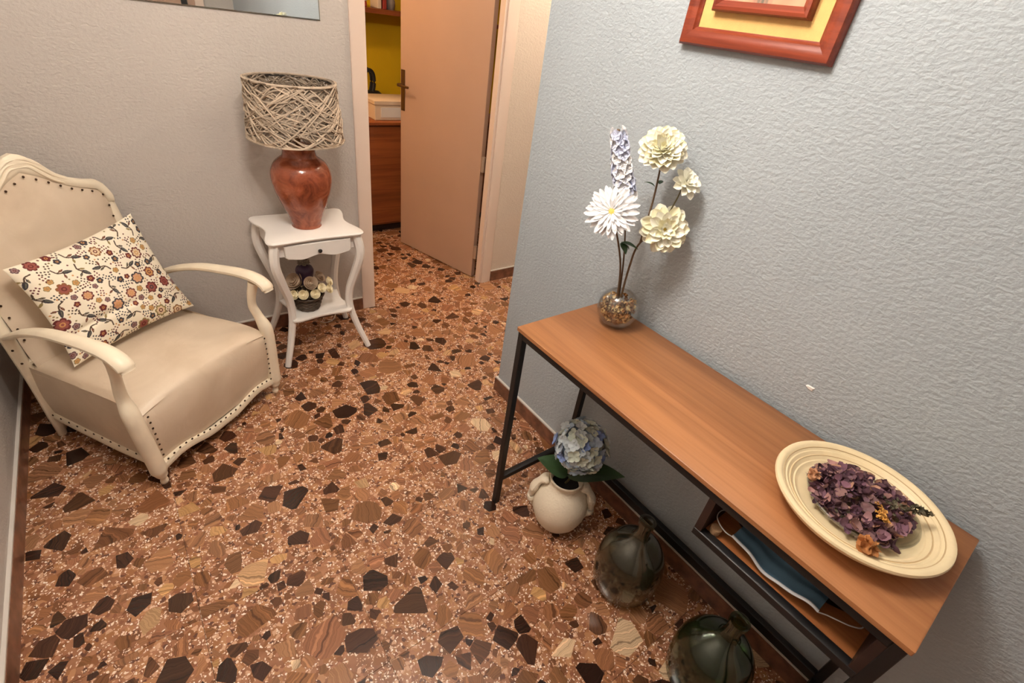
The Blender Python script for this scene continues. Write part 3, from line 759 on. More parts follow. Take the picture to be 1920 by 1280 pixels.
for px_, (x, y), rz, s in (((1228, 350), (-.11, -.66), 2.2, .030), ((1236, 345), (-.11, -.66), .4, .024)):
    p = on_face(*px_, x, y) - base; link_mesh('leaf', LEAF, dh, Matrix.Translation(p) @ Matrix.Rotation(rz, 4, 'Z') @ Matrix.Rotation(-.5, 4, 'Y') @ Matrix.Scale(s, 4))
# gerbera daisy
g_c = on_face(1147, 397, -.215, -.640)
gb = thing('gerbera_daisy', 'white gerbera daisy with yellow centre standing in the round glass vase', 'flower', base + Vector((-.006, .004, 0)))
n_g = toward + Vector((-.15, .05, .55))
stem(gb, [gb.location, on_face(1163, 510, -.125, -.655), on_face(1160, 460, -.15, -.64), g_c - n_g.normalized() * .008], .0032, .0026, 'stem_brown')
flower_head(gb, 'flower_head', g_c, n_g, .064, [(22, 1.0, -.05), (20, .95, .10), (18, .72, .24), (14, .42, .5)], [P_DAISY], 'disc_yellow', .015, .5)
p = on_face(1165, 455, -.14, -.65) - gb.location
for rz, ty, s in ((-.9, -.1, .050), (-.2, .3, .040), (-1.9, .2, .04)):
    link_mesh('leaf', LEAF, gb, Matrix.Translation(p) @ Matrix.Rotation(rz, 4, 'Z') @ Matrix.Rotation(ty, 4, 'Y') @ Matrix.Scale(s, 4))
# delphinium spike
dl = thing('delphinium_spike', 'tall spike of pale blue delphinium florets standing in the round glass vase', 'flower', base + Vector((.004, .006, 0)))
d0, d1 = on_face(1172, 372, -.142, -.625), on_face(1159, 246, -.150, -.615)
stem(dl, [dl.location, on_face(1168, 500, -.12, -.65), on_face(1172, 440, -.135, -.635), d0, d1], .003, .0016, 'stem_brown')
def floret_mesh(name, mat, n=5):
    mb = MB()
    for k in range(n):
        M = Matrix.Rotation(2 * PI * k / n, 4, 'Z')
        def fn(u, v):
            w = .95 * min(1, (v + .05) / .5) ** .6 * math.sqrt(max(0, 1 - (max(0, v - .55) / .46) ** 2)) + .02; s = (u - .5) * 2
            return M @ Vector((v, w * .5 * s, .25 * w * s * s + .25 * v * v))
        mb.grid(fn, 4, 5)
    return mb.mesh(name, mat)
F_WHITE, F_BLUE = floret_mesh('floret', 'petal_white'), floret_mesh('floret', 'petal_blue')
ax = (d1 - d0)
for k in range(64):
    t = (k + .5) / 64; p = d0 + ax * t; a = k * 2.4; e1 = ax.cross(Vector((1, 0, 0))).normalized(); e2 = ax.cross(e1).normalized()
    od = e1 * math.cos(a) + e2 * math.sin(a); rr = .036 * (1 - .42 * t)
    nr = od + ax.normalized() * .25
    M = frame_to(p + od * rr * .62 - dl.location, nr, (random.random(), random.random(), random.random()), .020 * (1 - .3 * t) * random.uniform(.85, 1.15))
    link_mesh('floret', F_WHITE if random.random() < .5 else F_BLUE, dl, M)
MB().sphere(d1 - dl.location, .006, 10, 6).build('bud', 'stem_brown', dl)

# ------------------------------------------------------------------ ceramic pot with hydrangea, demijohns (under the console)
QX, QY = -.246, -.738
pot = thing('ceramic_pot', 'rough white ceramic pot with two ear handles below the console', 'pot', (QX, QY, 0))
prof = [(.001, 0), (.055, 0), (.066, .006), (.086, .034), (.098, .068), (.1005, .095), (.096, .125), (.082, .155), (.064, .175), (.055, .188), (.056, .203), (.061, .212), (.060, .216), (.054, .213), (.049, .200), (.049, .180)]
MB().lathe([(r, z * 1.12) for r, z in prof], seg=48, cap0=False, cap1=False).build('pot_body', 'rough_ceramic', pot)
MB().lathe([(.050, .206), (.001, .208)], seg=32, cap0=False, cap1=False).build('soil', 'soil_dark', pot)
ha = math.atan2(-.74, .67)      # handles lie across the line of sight
for s in (1, -1):
    d = Vector((math.cos(ha), math.sin(ha), 0)) * s
    pts = spline([d * .058 + Vector((0, 0, .216)), d * .080 + Vector((0, 0, .205)), d * .098 + Vector((0, 0, .176)), d * .108 + Vector((0, 0, .140)), d * .110 + Vector((0, 0, .112)), d * .103 + Vector((0, 0, .085)), d * .092 + Vector((0, 0, .062))], 22)
    MB().tube(pts, [(.016 + .003 * math.sin(k * .9)) * (1 if k < 16 else 1 - .06 * (k - 15)) for k in range(22)], 12, sx=1.3, sy=.9).build('handle', 'rough_ceramic', pot)
hc = on_face(1090, 836, QX + .02, QY - .02)
hy = thing('hydrangea', 'artificial blue and cream hydrangea bloom with dark leaves in the white pot', 'flower', (QX, QY, .21))
stem(hy, [Vector((QX, QY, .209)), Vector((QX + .008, QY - .008, .25)), hc], .004, .004, 'stem_green')
core = MB().sphere((0, 0, 0), .074, 20, 14, .92).build('flower_head', 'hydra_sky', hy); core.location = hc - hy.location
FH = [floret_mesh('floret', mm_, 4) for mm_ in ('hydra_pale', 'hydra_cream', 'hydra_blue', 'hydra_sky')]
for k in range(140):
    z = 1 - 2 * (k + .5) / 140; a = k * 2.39996; rxy = math.sqrt(1 - z * z); d = Vector((rxy * math.cos(a), rxy * math.sin(a), z * .95))
    if z < -.80: continue
    M = frame_to(d * random.uniform(.074, .090), d + Vector((random.gauss(0, .25), random.gauss(0, .25), random.gauss(0, .25))), (random.random(), random.random(), random.random()), random.uniform(.018, .024))
    link_mesh('floret', random.choices(FH, (5, 4, 1.2, 2.4))[0], core, M)
for tip_px, wid in (((1009, 858), .095), ((1170, 893), .10)):
    tip = on_face(*tip_px, QX, QY); a = Vector((QX, QY, .246)); v = tip - a; L = v.length
    M = Matrix.Translation(a - hy.location) @ (frame_to((0, 0, 0), (0, 0, 1)) if False else Matrix.Rotation(math.atan2(v.y, v.x), 4, 'Z') @ Matrix.Rotation(-math.asin(max(-1, min(1, (v.z + .14 * L) / L))), 4, 'Y'))
    link_mesh('leaf', leaf_mesh('leaf', 'leaf_green', L, wid, .3, -.18), hy, M)

def demijohn(x, y, mat, label, s=1.0, squat=1.0):
    o = [(.001, .0), (.070, 0), (.090, .006), (.102, .030), (.1085, .075), (.1095, .115), (.106, .150), (.097, .182), (.082, .210), (.061, .232), (.038, .248), (.025, .262), (.0205, .290), (.0205, .322), (.0265, .325), (.0265, .338), (.021, .341)]
    i = [(r - .004, z) for r, z in reversed(o[4:-2])]
    i = [(.0165, .341)] + i + [(.098, .032), (.085, .010), (.06, .006), (.001, .012)]
    j = thing('demijohn', label, 'glass jug', (x, y, 0))
    MB().lathe([(r * s, z * s * squat) for r, z in o + i], seg=48, cap0=False, cap1=False).build('bottle', mat, j)
    return j
demijohn(-.215, -1.050, 'bottle_glass', 'grey-green glass demijohn standing on the floor beside the white pot')
demijohn(-.240, -1.385, 'bottle_glass_green', 'dark green glass demijohn standing on the floor below the face mask shelf')

# ------------------------------------------------------------------ framed picture
pc = thing('framed_picture', 'framed picture with mahogany outer and inner frames and gold mat', 'picture', (0, -.733, 1.556))
Wp, Hp = .384, .46
def mould(name, w0, h0, z0, width, xs, mat, parent, y0=0.):
    """mitred moulding: xs = list of (fraction across width, standoff)"""
    out = []
    cor = [(-w0 / 2, z0), (w0 / 2, z0), (w0 / 2, z0 + h0), (-w0 / 2, z0 + h0)]; dirs = [(1, 1), (-1, 1), (-1, -1), (1, -1)]
    for k in range(4):
        a, c = cor[k], cor[(k + 1) % 4]; da, dc = dirs[k], dirs[(k + 1) % 4]
        m_ = MB()
        m_.rings([[(-x, a[0] + da[0] * width * f, a[1] + da[1] * width * f) for f, x in xs], [(-x, c[0] + dc[0] * width * f, c[1] + dc[1] * width * f) for f, x in xs]])
        out.append(m_.build(name, mat, parent, smooth=True))
    return out
mould('outer_frame', Wp, Hp, 0, .040, [(0, .001), (0, .016), (.12, .024), (.40, .026), (.62, .022), (.80, .021), (.86, .017), (1, .014), (1, .001)], 'mahogany', pc)
MB().box(-.010, -.002, -Wp / 2 + .036, Wp / 2 - .036, .036, Hp - .036).build('mat_board', 'mat_gold', pc, smooth=False)
mould('inner_frame', .236, Hp - .148, .074, .022, [(0, .008), (0, .026), (.15, .032), (.45, .033), (.8, .026), (1, .022), (1, .008)], 'mahogany', pc)
na, nb_ = 60, 80
cv = MB(); cols = []
for j in range(nb_):
    for i in range(na):
        u, v = i / (na - 1), j / (nb_ - 1)
        s = .5 + .5 * math.sin(u * 19 + 2 * math.sin(v * 5)) ; d = math.exp(-((u - .5) / .10) ** 2) * (.45 + .55 * math.sin(u * 60) ** 2) * (1 - .5 * v)
        c = np.array((.88, .62, .50)) * (.90 + .10 * s) * (1 - d) + np.array((.36, .36, .33)) * d
        cv.v.append((-.021, -.097 + .194 * u, .095 + (Hp - .19) * v)); cols.append(lin(tuple(c)))
cv.f = [(j * na + i, j * na + i + 1, (j + 1) * na + i + 1, (j + 1) * na + i) for j in range(nb_ - 1) for i in range(na - 1)]
cv.c = cols; tag(cv.build('painted_panel', 'canvas', pc), 'salmon pink panel with grey vertical strokes')

# ------------------------------------------------------------------ wall mirror
mi = thing('wall_mirror', 'large frameless mirror hanging on the wall above the armchair', 'mirror', (-.90, YB, 1.438))
mx0, mx1, mz0, mz1 = -.50, .495, 0, .70
MB().box(mx0, mx1, -.005, -.001, mz0, mz1).build('backing', 'mirror_edge', mi, smooth=False)
g1 = MB(); b_ = .004
g1.add([(mx0 + b_, -.0068, mz0 + b_), (mx1 - b_, -.0068, mz0 + b_), (mx1 - b_, -.0068, mz1 - b_), (mx0 + b_, -.0068, mz1 - b_)], [(0, 1, 2, 3)])
o_ = [(mx0, -.005, mz0), (mx1, -.005, mz0), (mx1, -.005, mz1), (mx0, -.005, mz1)]
g1.build('mirror_glass', 'mirror_silver', mi, smooth=False)
g2 = MB(); i_ = [(mx0 + b_, -.0068, mz0 + b_), (mx1 - b_, -.0068, mz0 + b_), (mx1 - b_, -.0068, mz1 - b_), (mx0 + b_, -.0068, mz1 - b_)]
g2.add(o_ + i_, [(k, (k + 1) % 4, (k + 1) % 4 + 4, k + 4) for k in range(4)]); g2.build('bevel', 'mirror_edge', mi, smooth=False)

# ------------------------------------------------------------------ white side table
TXc, TYc, TH = -.613, .787, .645
tb = thing('side_table', 'small white side table with scalloped top, drawer and curved legs', 'side table', (TXc, TYc, 0))
def top_outline(hw, hd, waist, fw, n=18):
    pts = []
    def sx(y): return hw - waist * (.5 + .5 * math.cos(PI * max(-1, min(1, y / (hd * .80)))))
    def sy(x): return hd - fw * (.5 + .5 * math.cos(2 * PI * x / (hw * 1.9)))
    c = .030
    for k in range(n): t = k / (n - 1); x = -hw + c + (2 * hw - 2 * c) * t; pts.append((x, -sy(x) + (fw if False else 0)))
    for k in range(1, 5): a = k / 5 * PI / 2; pts.append((hw - c + c * math.sin(a), -hd + c - c * math.cos(a)))
    for k in range(n): t = k / (n - 1); y = -hd + c + (2 * hd - 2 * c) * t; pts.append((sx(y), y))
    for k in range(1, 5): a = k / 5 * PI / 2; pts.append((hw - c + c * math.cos(a), hd - c + c * math.sin(a)))
    for k in range(n): t = k / (n - 1); x = hw - c - (2 * hw - 2 * c) * t; pts.append((x, sy(x)))
    for k in range(1, 5): a = k / 5 * PI / 2; pts.append((-hw + c - c * math.sin(a), hd - c + c * math.cos(a)))
    for k in range(n): t = k / (n - 1); y = hd - c - (2 * hd - 2 * c) * t; pts.append((-sx(y), y))
    for k in range(1, 5): a = k / 5 * PI / 2; pts.append((-hw + c - c * math.cos(a), -hd + c - c * math.sin(a)))
    return pts
ol = top_outline(.212, .172, .030, .010)
def scale_ol(ol, d): return [(x * (1 - d / .19), y * (1 - d / .16)) for x, y in ol]
rs_ = [[(x, y, z) for x, y in scale_ol(ol, d)] for z, d in ((TH - .020, .014), (TH - .017, .008), (TH - .012, .007), (TH - .010, .001), (TH - .006, 0), (TH - .002, .002), (TH, .006))]
MB().rings(rs_).build('table_top', 'white_paint', tb)
legtab = [(.0, .205, .160), (.03, .196, .152), (.13, .164, .124), (.24, .140, .104), (.33, .143, .106), (.42, .166, .124), (.52, .190, .145), (.58, .188, .144), (TH - .019, .178, .136)]
for sx in (-1, 1):
    for sy in (-1, 1):
        ps = spline([(sx * a, sy * c, z) for z, a, c in legtab], 30)
        MB().tube(ps, [.0115 + .006 * min(1, p.z / .5) for p in ps], 8, sx=1.15, sy=1.15, up=(0, 1, 0), square=True).build('leg', 'white_paint', tb)
for y0, y1 in ((-.138, -.124), (.124, .138)):
    MB().box(-.165, .165, y0, y1, .565, TH - .019).build('apron', 'white_paint', tb, smooth=False)
for x0, x1 in ((-.178, -.164), (.164, .178)):
    MB().box(x0, x1, -.125, .125, .565, TH - .019).build('apron', 'white_paint', tb, smooth=False)
dr = MB(); nD = 30; up_, lo_ = [], []
for k in range(nD):
    t = k / (nD - 1); x = -.145 + .29 * t; e = abs(t - .5) * 2
    zb = .558 - .012 * (.5 - .5 * math.cos(2 * PI * e)) + .006 * (1 - e) if e < .94 else .558 + .010 * ((e - .94) / .06) ** 2
    lo_.append((x, zb)); up_.append((x, .620))
pol = lo_ + list(reversed(up_))
dr.rings([[(x, -.140, z) for x, z in pol], [(x, -.155, z) for x, z in pol], [(x * .98, -.158, .59 + (z - .59) * .94) for x, z in pol]])
dro = dr.build('drawer', 'white_paint', tb)
MB().lathe([(.003, 0), (.003, .006), (.008, .009), (.0095, .014), (.007, .019), (.001, .021)], seg=16).xf(Matrix.Translation((0, -.157, .585)) @ Matrix.Rotation(PI / 2, 4, 'X')).build('knob', 'black_metal', dro)
sol = top_outline(.148, .140, .016, .014)
MB().rings([[(x, y, z) for x, y in [(a * (1 - d), c * (1 - d)) for a, c in sol]] for z, d in ((.218, .02), (.222, 0), (.228, 0), (.231, .015))]).build('lower_shelf', 'white_paint', tb)

# ------------------------------------------------------------------ table lamp
LX, LY = -.612, .781
lp = thing('table_lamp', 'table lamp with terracotta urn base and woven twig shade', 'lamp', (LX, LY, TH))
prof = [(.001, 0), (.058, 0), (.062, .004), (.063, .016), (.066, .024), (.072, .045), (.092, .095), (.112, .150), (.122, .190), (.1245, .220), (.120, .250), (.106, .278), (.086, .296), (.072, .306), (.067, .318), (.066, .332), (.070, .345), (.064, .352), (.030, .354), (.001, .354)]
pf = spline([(r, 0, z) for r, z in prof], 64)
MB().lathe([(max(.001, p.x), p.z) for p in pf], seg=48, cap0=False, cap1=False).build('urn_base', 'terracotta_glaze', lp)
MB().tube([(0, 0, .352), (0, 0, .42)], .012, 12).build('socket', 'bronze', lp)
MB().sphere((0, 0, .46), .036, 16, 10, 1.15).build('bulb', 'bulb_white', lp)
RB, RT, Z0, Z1 = .184, .168, .376, .598
shd = MB(); SH_H = Z1 - Z0
def shade_r(z): return RB + (RT - RB) * (z - Z0) / SH_H
def twig(th0, span, zs, off, r, col):
    pts = []; n = 16
    for k in range(n):
        t = k / (n - 1); th = th0 + span * t; z = zs(t); z = max(Z0 + .003, min(Z1 - .003, z)); R_ = shade_r(z) + off + .0035 * math.sin(7 * t + th0 * 5)
        pts.append((R_ * math.cos(th), R_ * math.sin(th), z))
    shd.tube(pts, r, 5, up=(0, 0, 1), col=col)
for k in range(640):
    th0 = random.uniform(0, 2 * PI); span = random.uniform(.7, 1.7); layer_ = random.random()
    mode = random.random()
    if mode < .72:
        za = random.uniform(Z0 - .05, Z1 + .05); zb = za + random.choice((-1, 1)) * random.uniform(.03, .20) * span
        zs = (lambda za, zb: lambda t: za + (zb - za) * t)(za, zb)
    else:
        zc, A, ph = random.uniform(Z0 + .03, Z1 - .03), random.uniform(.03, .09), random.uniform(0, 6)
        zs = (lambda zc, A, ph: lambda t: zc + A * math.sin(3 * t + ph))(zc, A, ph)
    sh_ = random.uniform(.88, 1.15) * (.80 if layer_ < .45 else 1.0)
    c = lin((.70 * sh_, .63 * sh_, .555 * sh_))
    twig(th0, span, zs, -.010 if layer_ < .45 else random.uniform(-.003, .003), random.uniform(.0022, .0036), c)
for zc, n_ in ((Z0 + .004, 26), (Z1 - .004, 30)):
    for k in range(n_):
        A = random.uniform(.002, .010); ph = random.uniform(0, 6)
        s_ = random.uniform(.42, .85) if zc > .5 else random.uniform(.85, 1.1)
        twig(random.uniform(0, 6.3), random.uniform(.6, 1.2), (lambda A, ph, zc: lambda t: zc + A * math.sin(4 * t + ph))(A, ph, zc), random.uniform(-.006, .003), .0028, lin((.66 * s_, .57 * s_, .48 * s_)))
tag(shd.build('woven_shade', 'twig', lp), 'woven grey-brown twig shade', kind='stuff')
for z in (Z0 + .004, Z1 - .010):
    R_ = shade_r(z) - .012
    MB().tube([(R_ * math.cos(a), R_ * math.sin(a), z) for a in [k * 2 * PI / 48 for k in range(49)]], .0018, 6).build('shade_ring', 'black_metal', lp)
for k in range(3):
    a = k * 2 * PI / 3 + .5; MB().tube([(.012 * math.cos(a), .012 * math.sin(a), .40), (.17 * math.cos(a), .17 * math.sin(a), Z0 + .004)], .0016, 6).build('shade_spoke', 'black_metal', lp)
cd = MB().tube(spline([(-.49, .925, .648), (-.455, .965, .640), (-.450, .975, .50), (-.448, .972, .25), (-.452, .975, .06), (-.475, .95, .006), (-.52, .93, .004), (-.55, .95, .004)], 40), .0022, 6)
tag(cd.build('lamp_cord', 'cord_white', loc=(-.448, .972, 0), world=True), 'thin white lamp cord hanging behind the side table', 'cord')

# ------------------------------------------------------------------ flower basket on the lower shelf
BX, BY, BZ = -.655, .755, .2312
bk = thing('wicker_basket', 'small dark wicker basket on the lower shelf of the side table', 'basket', (BX, BY, BZ))
rows = 15; profb = [(.052 + .024 * (k / rows) + .0016 * ((k % 2) * 2 - 1), .076 * k / rows) for k in range(rows + 1)]
wob = lambda k, i: .0016 * math.sin(i * PI / 2 + (k // 2) * PI)
MB().lathe(profb, seg=48, cap1=False, wob=wob).build('woven_wall', 'wicker_dark', bk)
MB().tube([(.077 * math.cos(a), .077 * math.sin(a), .077 + .0015 * math.sin(a * 20)) for a in [k * 2 * PI / 60 for k in range(61)]], .0045, 8).build('rim', 'wicker_dark', bk)
MB().lathe([(.074, .062), (.001, .066)], seg=24, cap0=False, cap1=False).build('moss', 'soil_dark', bk)
def rose_mesh(name, mat):
    mb = MB(); turns = 4.2; n = 110
    def wall(u, v):
        a = 2 * PI * turns * u; r_ = .10 + .86 * u ** .85; ruf = .05 * math.sin(a * 1.55) * u; rim = .62 - .55 * u * u + ruf
        lean = .10 + .22 * u
        return ((r_ + lean * (v - .35) + .10 * u * v ** 4) * math.cos(a), (r_ + lean * (v - .35) + .10 * u * v ** 4) * math.sin(a), rim - .62 * (1 - v))
    mb.grid(wall, n, 6)
    mb.lathe([(.02, -.62), (.45, -.55), (.80, -.25), (.86, -.05), (.60, -.02), (.30, .12), (.02, .20)], seg=20)
    return mb.mesh(name, mat)
ROSE_T, ROSE_C = rose_mesh('rose', 'rose_taupe'), rose_mesh('rose', 'rose_cream')
tw = Vector((CAM_C[0] - BX, CAM_C[1] - BY, 0)).normalized()
def rose(px_, out, size, me, label, group=None):
    c = Vector((BX, BY, 0)) + tw * out; p = on_face(*px_, c.x, c.y)
    d = Vector((p.x - BX, p.y - BY, 0)); nr = d.normalized() * (d.length / .09) + Vector((0, 0, .75)) + tw * .35
    o = link_mesh('rose', me, None, frame_to(p, nr, (.3, .2, .9), size)); tag(o, label, 'rose', group)
Z = lambda x, y: (520 + x / 9.142, 460 + y / 9.142)
rose(Z(285, 610), .030, .035, ROSE_T, 'large taupe cloth rose beside the purple jar in the basket')
rose(Z(565, 640), .055, .028, ROSE_T, 'taupe cloth rose in front of the purple jar in the basket')
rose(Z(720, 530), -.005, .026, ROSE_T, 'small taupe cloth rose behind the cream roses in the basket')
for q, o_ in (((290, 845), .060), ((445, 845), .075), ((645, 830), .072), ((755, 725), .055), ((885, 740), .030), ((885, 610), .0)):
    rose(Z(*q), o_, .0205, ROSE_C, 'small cream cloth rose at the basket rim', 'cream roses around the basket rim')
fo = MB()
for k in range(230):
    a = random.uniform(0, 2 * PI); r_ = .060 * math.sqrt(random.random()); h = .074 + (.070 * (1 - (r_ / .085) ** 2)) * random.random()
    sh_ = random.uniform(.7, 1.15); d = Vector((math.cos(a), math.sin(a), .6)) + Vector((random.gauss(0, .5), random.gauss(0, .5), random.gauss(0, .4)))
    petal_geo(fo, (BX + r_ * math.cos(a), BY + r_ * math.sin(a), BZ + h), random.uniform(.009, .016), d, random.uniform(0, 6), lin((.52 * sh_, .45 * sh_, .36 * sh_)) if random.random() < .7 else lin((.40 * sh_, .38 * sh_, .26 * sh_)), .5, asp=.55, n=8)
tag(fo.build('dried_foliage', 'dried', loc=(BX, BY, BZ), world=True), 'taupe dried foliage filling the wicker basket between the roses', 'foliage', kind='stuff')
jc = on_face(*Z(505, 480), BX, BY)
jr = thing('violet_jar', 'dark purple jar with grey ribbon top standing among the basket roses', 'jar', (BX + .010, BY + .034, BZ + .067))
jz = max(.10, jc.z - jr.location.z)
MB().lathe([(.001, 0), (.030, 0), (.034, .01), (.036, jz - .03), (.040, jz - .012), (.042, jz + .004), (.036, jz + .018), (.022, jz + .026), (.014, jz + .030), (.001, jz + .031)], seg=28, cap0=False, cap1=False).build('jar_body', 'violet_wax', jr)
rb_ = MB()
for k in range(14):
    a = k * 2 * PI / 14; petal_geo(rb_, (.016 * math.cos(a), .016 * math.sin(a), jz + .040 + .006 * (k % 2)), .013, (math.cos(a), math.sin(a), .6), a, (0, 0, 0), .7)
rb_.c = []; rbo = rb_.build('ribbon_top', 'ribbon_grey', jr)
MB().sphere((0, 0, jz + .046), .014, 12, 8).build('ribbon_knot', 'ribbon_grey', jr)

# ------------------------------------------------------------------ armchair  (local x across, y back, z up)
CA = math.atan2(.57039581, .82136997)
ch = thing('armchair', 'ivory painted wooden armchair upholstered in pale vinyl with nail heads', 'armchair', (-1.152, .3005, 0), CA)
def side_z(t): return t
# seat: front panel + crowned top in one skin
seat_prof = [(.004, .085), (-.004, .13), (-.012, .20), (-.014, .26), (-.008, .31), (.008, .340), (.035, .355), (.09, .362), (.18, .360), (.28, .352), (.38, .342), (.46, .334), (.52, .328)]
sp_ = spline([(0, y, z) for y, z in seat_prof], 44)
def seat_fn(u, v):
    p = sp_[min(43, int(round(v * 43)))]; s = (u - .5) * 2; hw = .268 + .014 * max(0, min(1, (.30 - p.y) / .3))
    top = max(0, min(1, (p.z - .28) / .06))
    return (s * hw, p.y + (.010 * s * s if p.z < .33 else 0), p.z - .022 * top * abs(s) ** 3 - .0 + .006 * top * math.cos(s * PI / 2))
MB().grid(seat_fn, 33, 44).build('seat', 'vinyl', ch)
for s in (-1, 1):
    def side_fn(u, v):
        y = .03 + .485 * u; zt_ = .335 - .006 * u + .0; zb_ = .075 + .035 * u
        return (s * (.272 + .010 * math.sin(PI * v) - .008 * u), y, zb_ + (zt_ - zb_) * v)
    MB().grid(side_fn, 14, 10).build('side_panel', 'vinyl', ch)
    MB().tube([(s * .272, .02, .072), (s * .272, .20, .080), (s * .270, .36, .094), (s * .266, .51, .108)], [.014] * 4, 8, sx=.7, sy=1.2, square=True).build('side_rail', 'ivory_paint', ch)
    # front leg, post and arm support in one sweep
    pts = spline([(s * .283, .004, .0), (s * .284, .000, .02), (s * .286, -.002, .045), (s * .289, .0, .075), (s * .293, .002, .16), (s * .298, .004, .26), (s * .300, .008, .335), (s * .293, .030, .40), (s * .284, .040, .45), (s * .283, .030, .51), (s * .288, .015, .560)], 48)
    def rr(z): return interp(z, [(0, .011), (.012, .014), (.03, .011), (.05, .020), (.075, .028), (.11, .027), (.30, .027), (.345, .027), (.40, .019), (.47, .0165), (.53, .019), (.56, .022)])
    MB().tube(pts, [rr(p.z) for p in pts], 12, sx=1., sy=.95, up=(0, 1, 0)).build('front_leg', 'ivory_paint', ch)
    # armrest with scrolled end
    pts = spline([(s * .262, .560, .440), (s * .270, .50, .470), (s * .278, .40, .520), (s * .283, .28, .558), (s * .287, .16, .576), (s * .290, .06, .584), (s * .292, .0, .578), (s * .293, -.035, .560), (s * .293, -.050, .536)], 40)
    MB().tube(pts, [(.015 + .009 * min(1, k / 26)) * (1.0 if k < 38 else .8) for k in range(40)], 12, sx=1.15, sy=.72, up=(0, 0, 1)).build('armrest', 'ivory_paint', ch)
    # back leg running up into the back post
    pts = spline([(s * .262, .525, 0), (s * .264, .515, .06), (s * .266, .512, .14), (s * .266, .520, .27), (s * .263, .552, .42), (s * .258, .590, .58), (s * .252, .615, .72), (s * .246, .628, .800)], 36)
    MB().tube(pts, [.014 + .006 * min(1, k / 8) for k in range(36)], 10, sx=1., sy=.85, up=(0, 1, 0)).build('back_leg', 'ivory_paint', ch)
# apron with scalloped lower edge
ap = MB(); n = 41; lo, hi = [], []
for k in range(n):
    x = -.27 + .54 * k / (n - 1); e = abs(x) / .27
    lo.append((x, .050 + .026 * (.5 - .5 * math.cos(PI * min(1, max(0, e - .15) / .55))) * (1 if e < .7 else 1) - .012 * max(0, (e - .75) / .25)))
    hi.append((x, lo[-1][1] + .026))
rings = []
for (x, zl), (_, zh) in zip(lo, hi): rings.append([(x, .012, zl), (x, -.010, zl), (x, -.014, (zl + zh) / 2), (x, -.010, zh), (x, .012, zh)])
ap.rings(rings).build('apron', 'ivory_paint', ch)
# backrest panel
UP = [(0, .985), (.030, .975), (.078, .930), (.10, .905), (.142, .878), (.185, .862), (.225, .853), (.245, .835), (.258, .800)]
LOWR = [(0, .920), (.048, .897), (.124, .852), (.175, .832), (.215, .818), (.232, .795), (.236, .760)]
def lin_t(x, tab):
    for (x0, y0), (x1, y1) in zip(tab, tab[1:]):
        if x <= x1: return y0 + (y1 - y0) * (x - x0) / (x1 - x0)
    return tab[-1][1]
def back_y(z): return interp(z, [(.25, .500), (.42, .545), (.58, .583), (.72, .608), (.85, .622), (1.0, .630)])
for nm, off in (('back_panel', 0), ('back_lining', 1)):
    def bk_fn(u, v):
        s = (u - .5) * 2; x = s * .244; zt_ = lin_t(abs(x), LOWR) + .012 if abs(x) < .236 else .80; z = .30 + (zt_ - .30) * v
        bulge = .030 * (1 - s ** 4) * math.sin(PI * min(1, v * .97 + .02)) ** .5
        return (x, back_y(z) - .004 - bulge if not off else back_y(z) + .016, z)
    MB().grid(bk_fn, 29, 26).build(nm, 'vinyl', ch)
cr = MB(); rings = []
xs_ = [-.258 + .516 * k / 60 for k in range(61)]
for x in xs_:
    a = abs(x); zu = lin_t(a, UP); zl = min(lin_t(a, LOWR), zu - .024); zm_ = (zu + zl) / 2; hh = (zu - zl) / 2; y = back_y(zm_) 
    ring = []
    for i in range(12):
        t = 2 * PI * (i + .5) / 12; cx_, cz_ = math.cos(t), math.sin(t)
        ring.append((x, y + .019 * (abs(cx_) ** .6) * (1 if cx_ > 0 else -1), zm_ + hh * (abs(cz_) ** .7) * (1 if cz_ > 0 else -1)))
    rings.append(ring)
crest = cr.rings(rings).build('crest_rail', 'ivory_paint', ch)
yc_ = lambda z: back_y(z) - .020
for s in (-1, 1):
    for pts in ([(.0, .955), (.035, .950), (.065, .925), (.095, .897), (.135, .873)], [(.0, .942), (.03, .938), (.058, .912), (.088, .884), (.115, .868)],
                [(.0, .968), (.028, .964), (.055, .945), (.078, .922)]):
        ps = spline([(s * x, yc_(z) + .003, z) for x, z in pts], 22)
        MB().tube(ps, [.0055 * math.sin(PI * (k + .7) / 22.5) + .0012 for k in range(22)], 7).build('carved_leaf', 'ivory_paint', crest)
MB().tube([(-.255, .535, .335), (.255, .535, .335)], .014, 8).build('back_rail', 'ivory_paint', ch)
# nail heads
tk = MB()
def tack(p, n, r=.0042):
    M = frame_to(p, n); rows_ = [[M @ Vector((r * math.cos(i * PI / 4) * q, r * math.sin(i * PI / 4) * q, h * r)) for i in range(8)] for q, h in ((1, 0), (.8, .45), (.3, .68))]
    tk.rings(rows_)
for k in range(21):
    x = -.255 + .51 * k / 20; e = abs(x) / .27; zl = lin_t(abs(x), [(a[0], a[1]) for a in hi[20:]]) + .012
    tack((x, -.0105 - .004, zl), (0, -1, .1))
for s in (-1, 1):
    for k in range(8): z = .13 + .026 * k; tack((s * (.262 + .004 * k / 8), -.012 + .006 * abs(k - 4) / 8, z), (0, -1, 0))
    for k in range(8): z = .12 + .026 * k; tack((s * .286, .052, z), (s, 0, 0))
    for k in range(12): y = .06 + .038 * k; tack((s * .282, y, .100 + .035 * (y - .03) / .485), (s, 0, 0))
    for k in range(9):
        z = .42 + .042 * k; tack((s * .232, back_y(z) - .014, z), (0, -1, .2))
    for k in range(3):
        z = .35 + .05 * k; tack((s * .274, back_y(z) - .010 + .0, z), (s * .7, -.7, 0))
for k in range(15):
    x = -.224 + .448 * k / 14; z = lin_t(abs(x), LOWR) - .006; tack((x, back_y(z) - .018 - .004 * (1 - (x / .24) ** 2), z), (0, -1, .2))
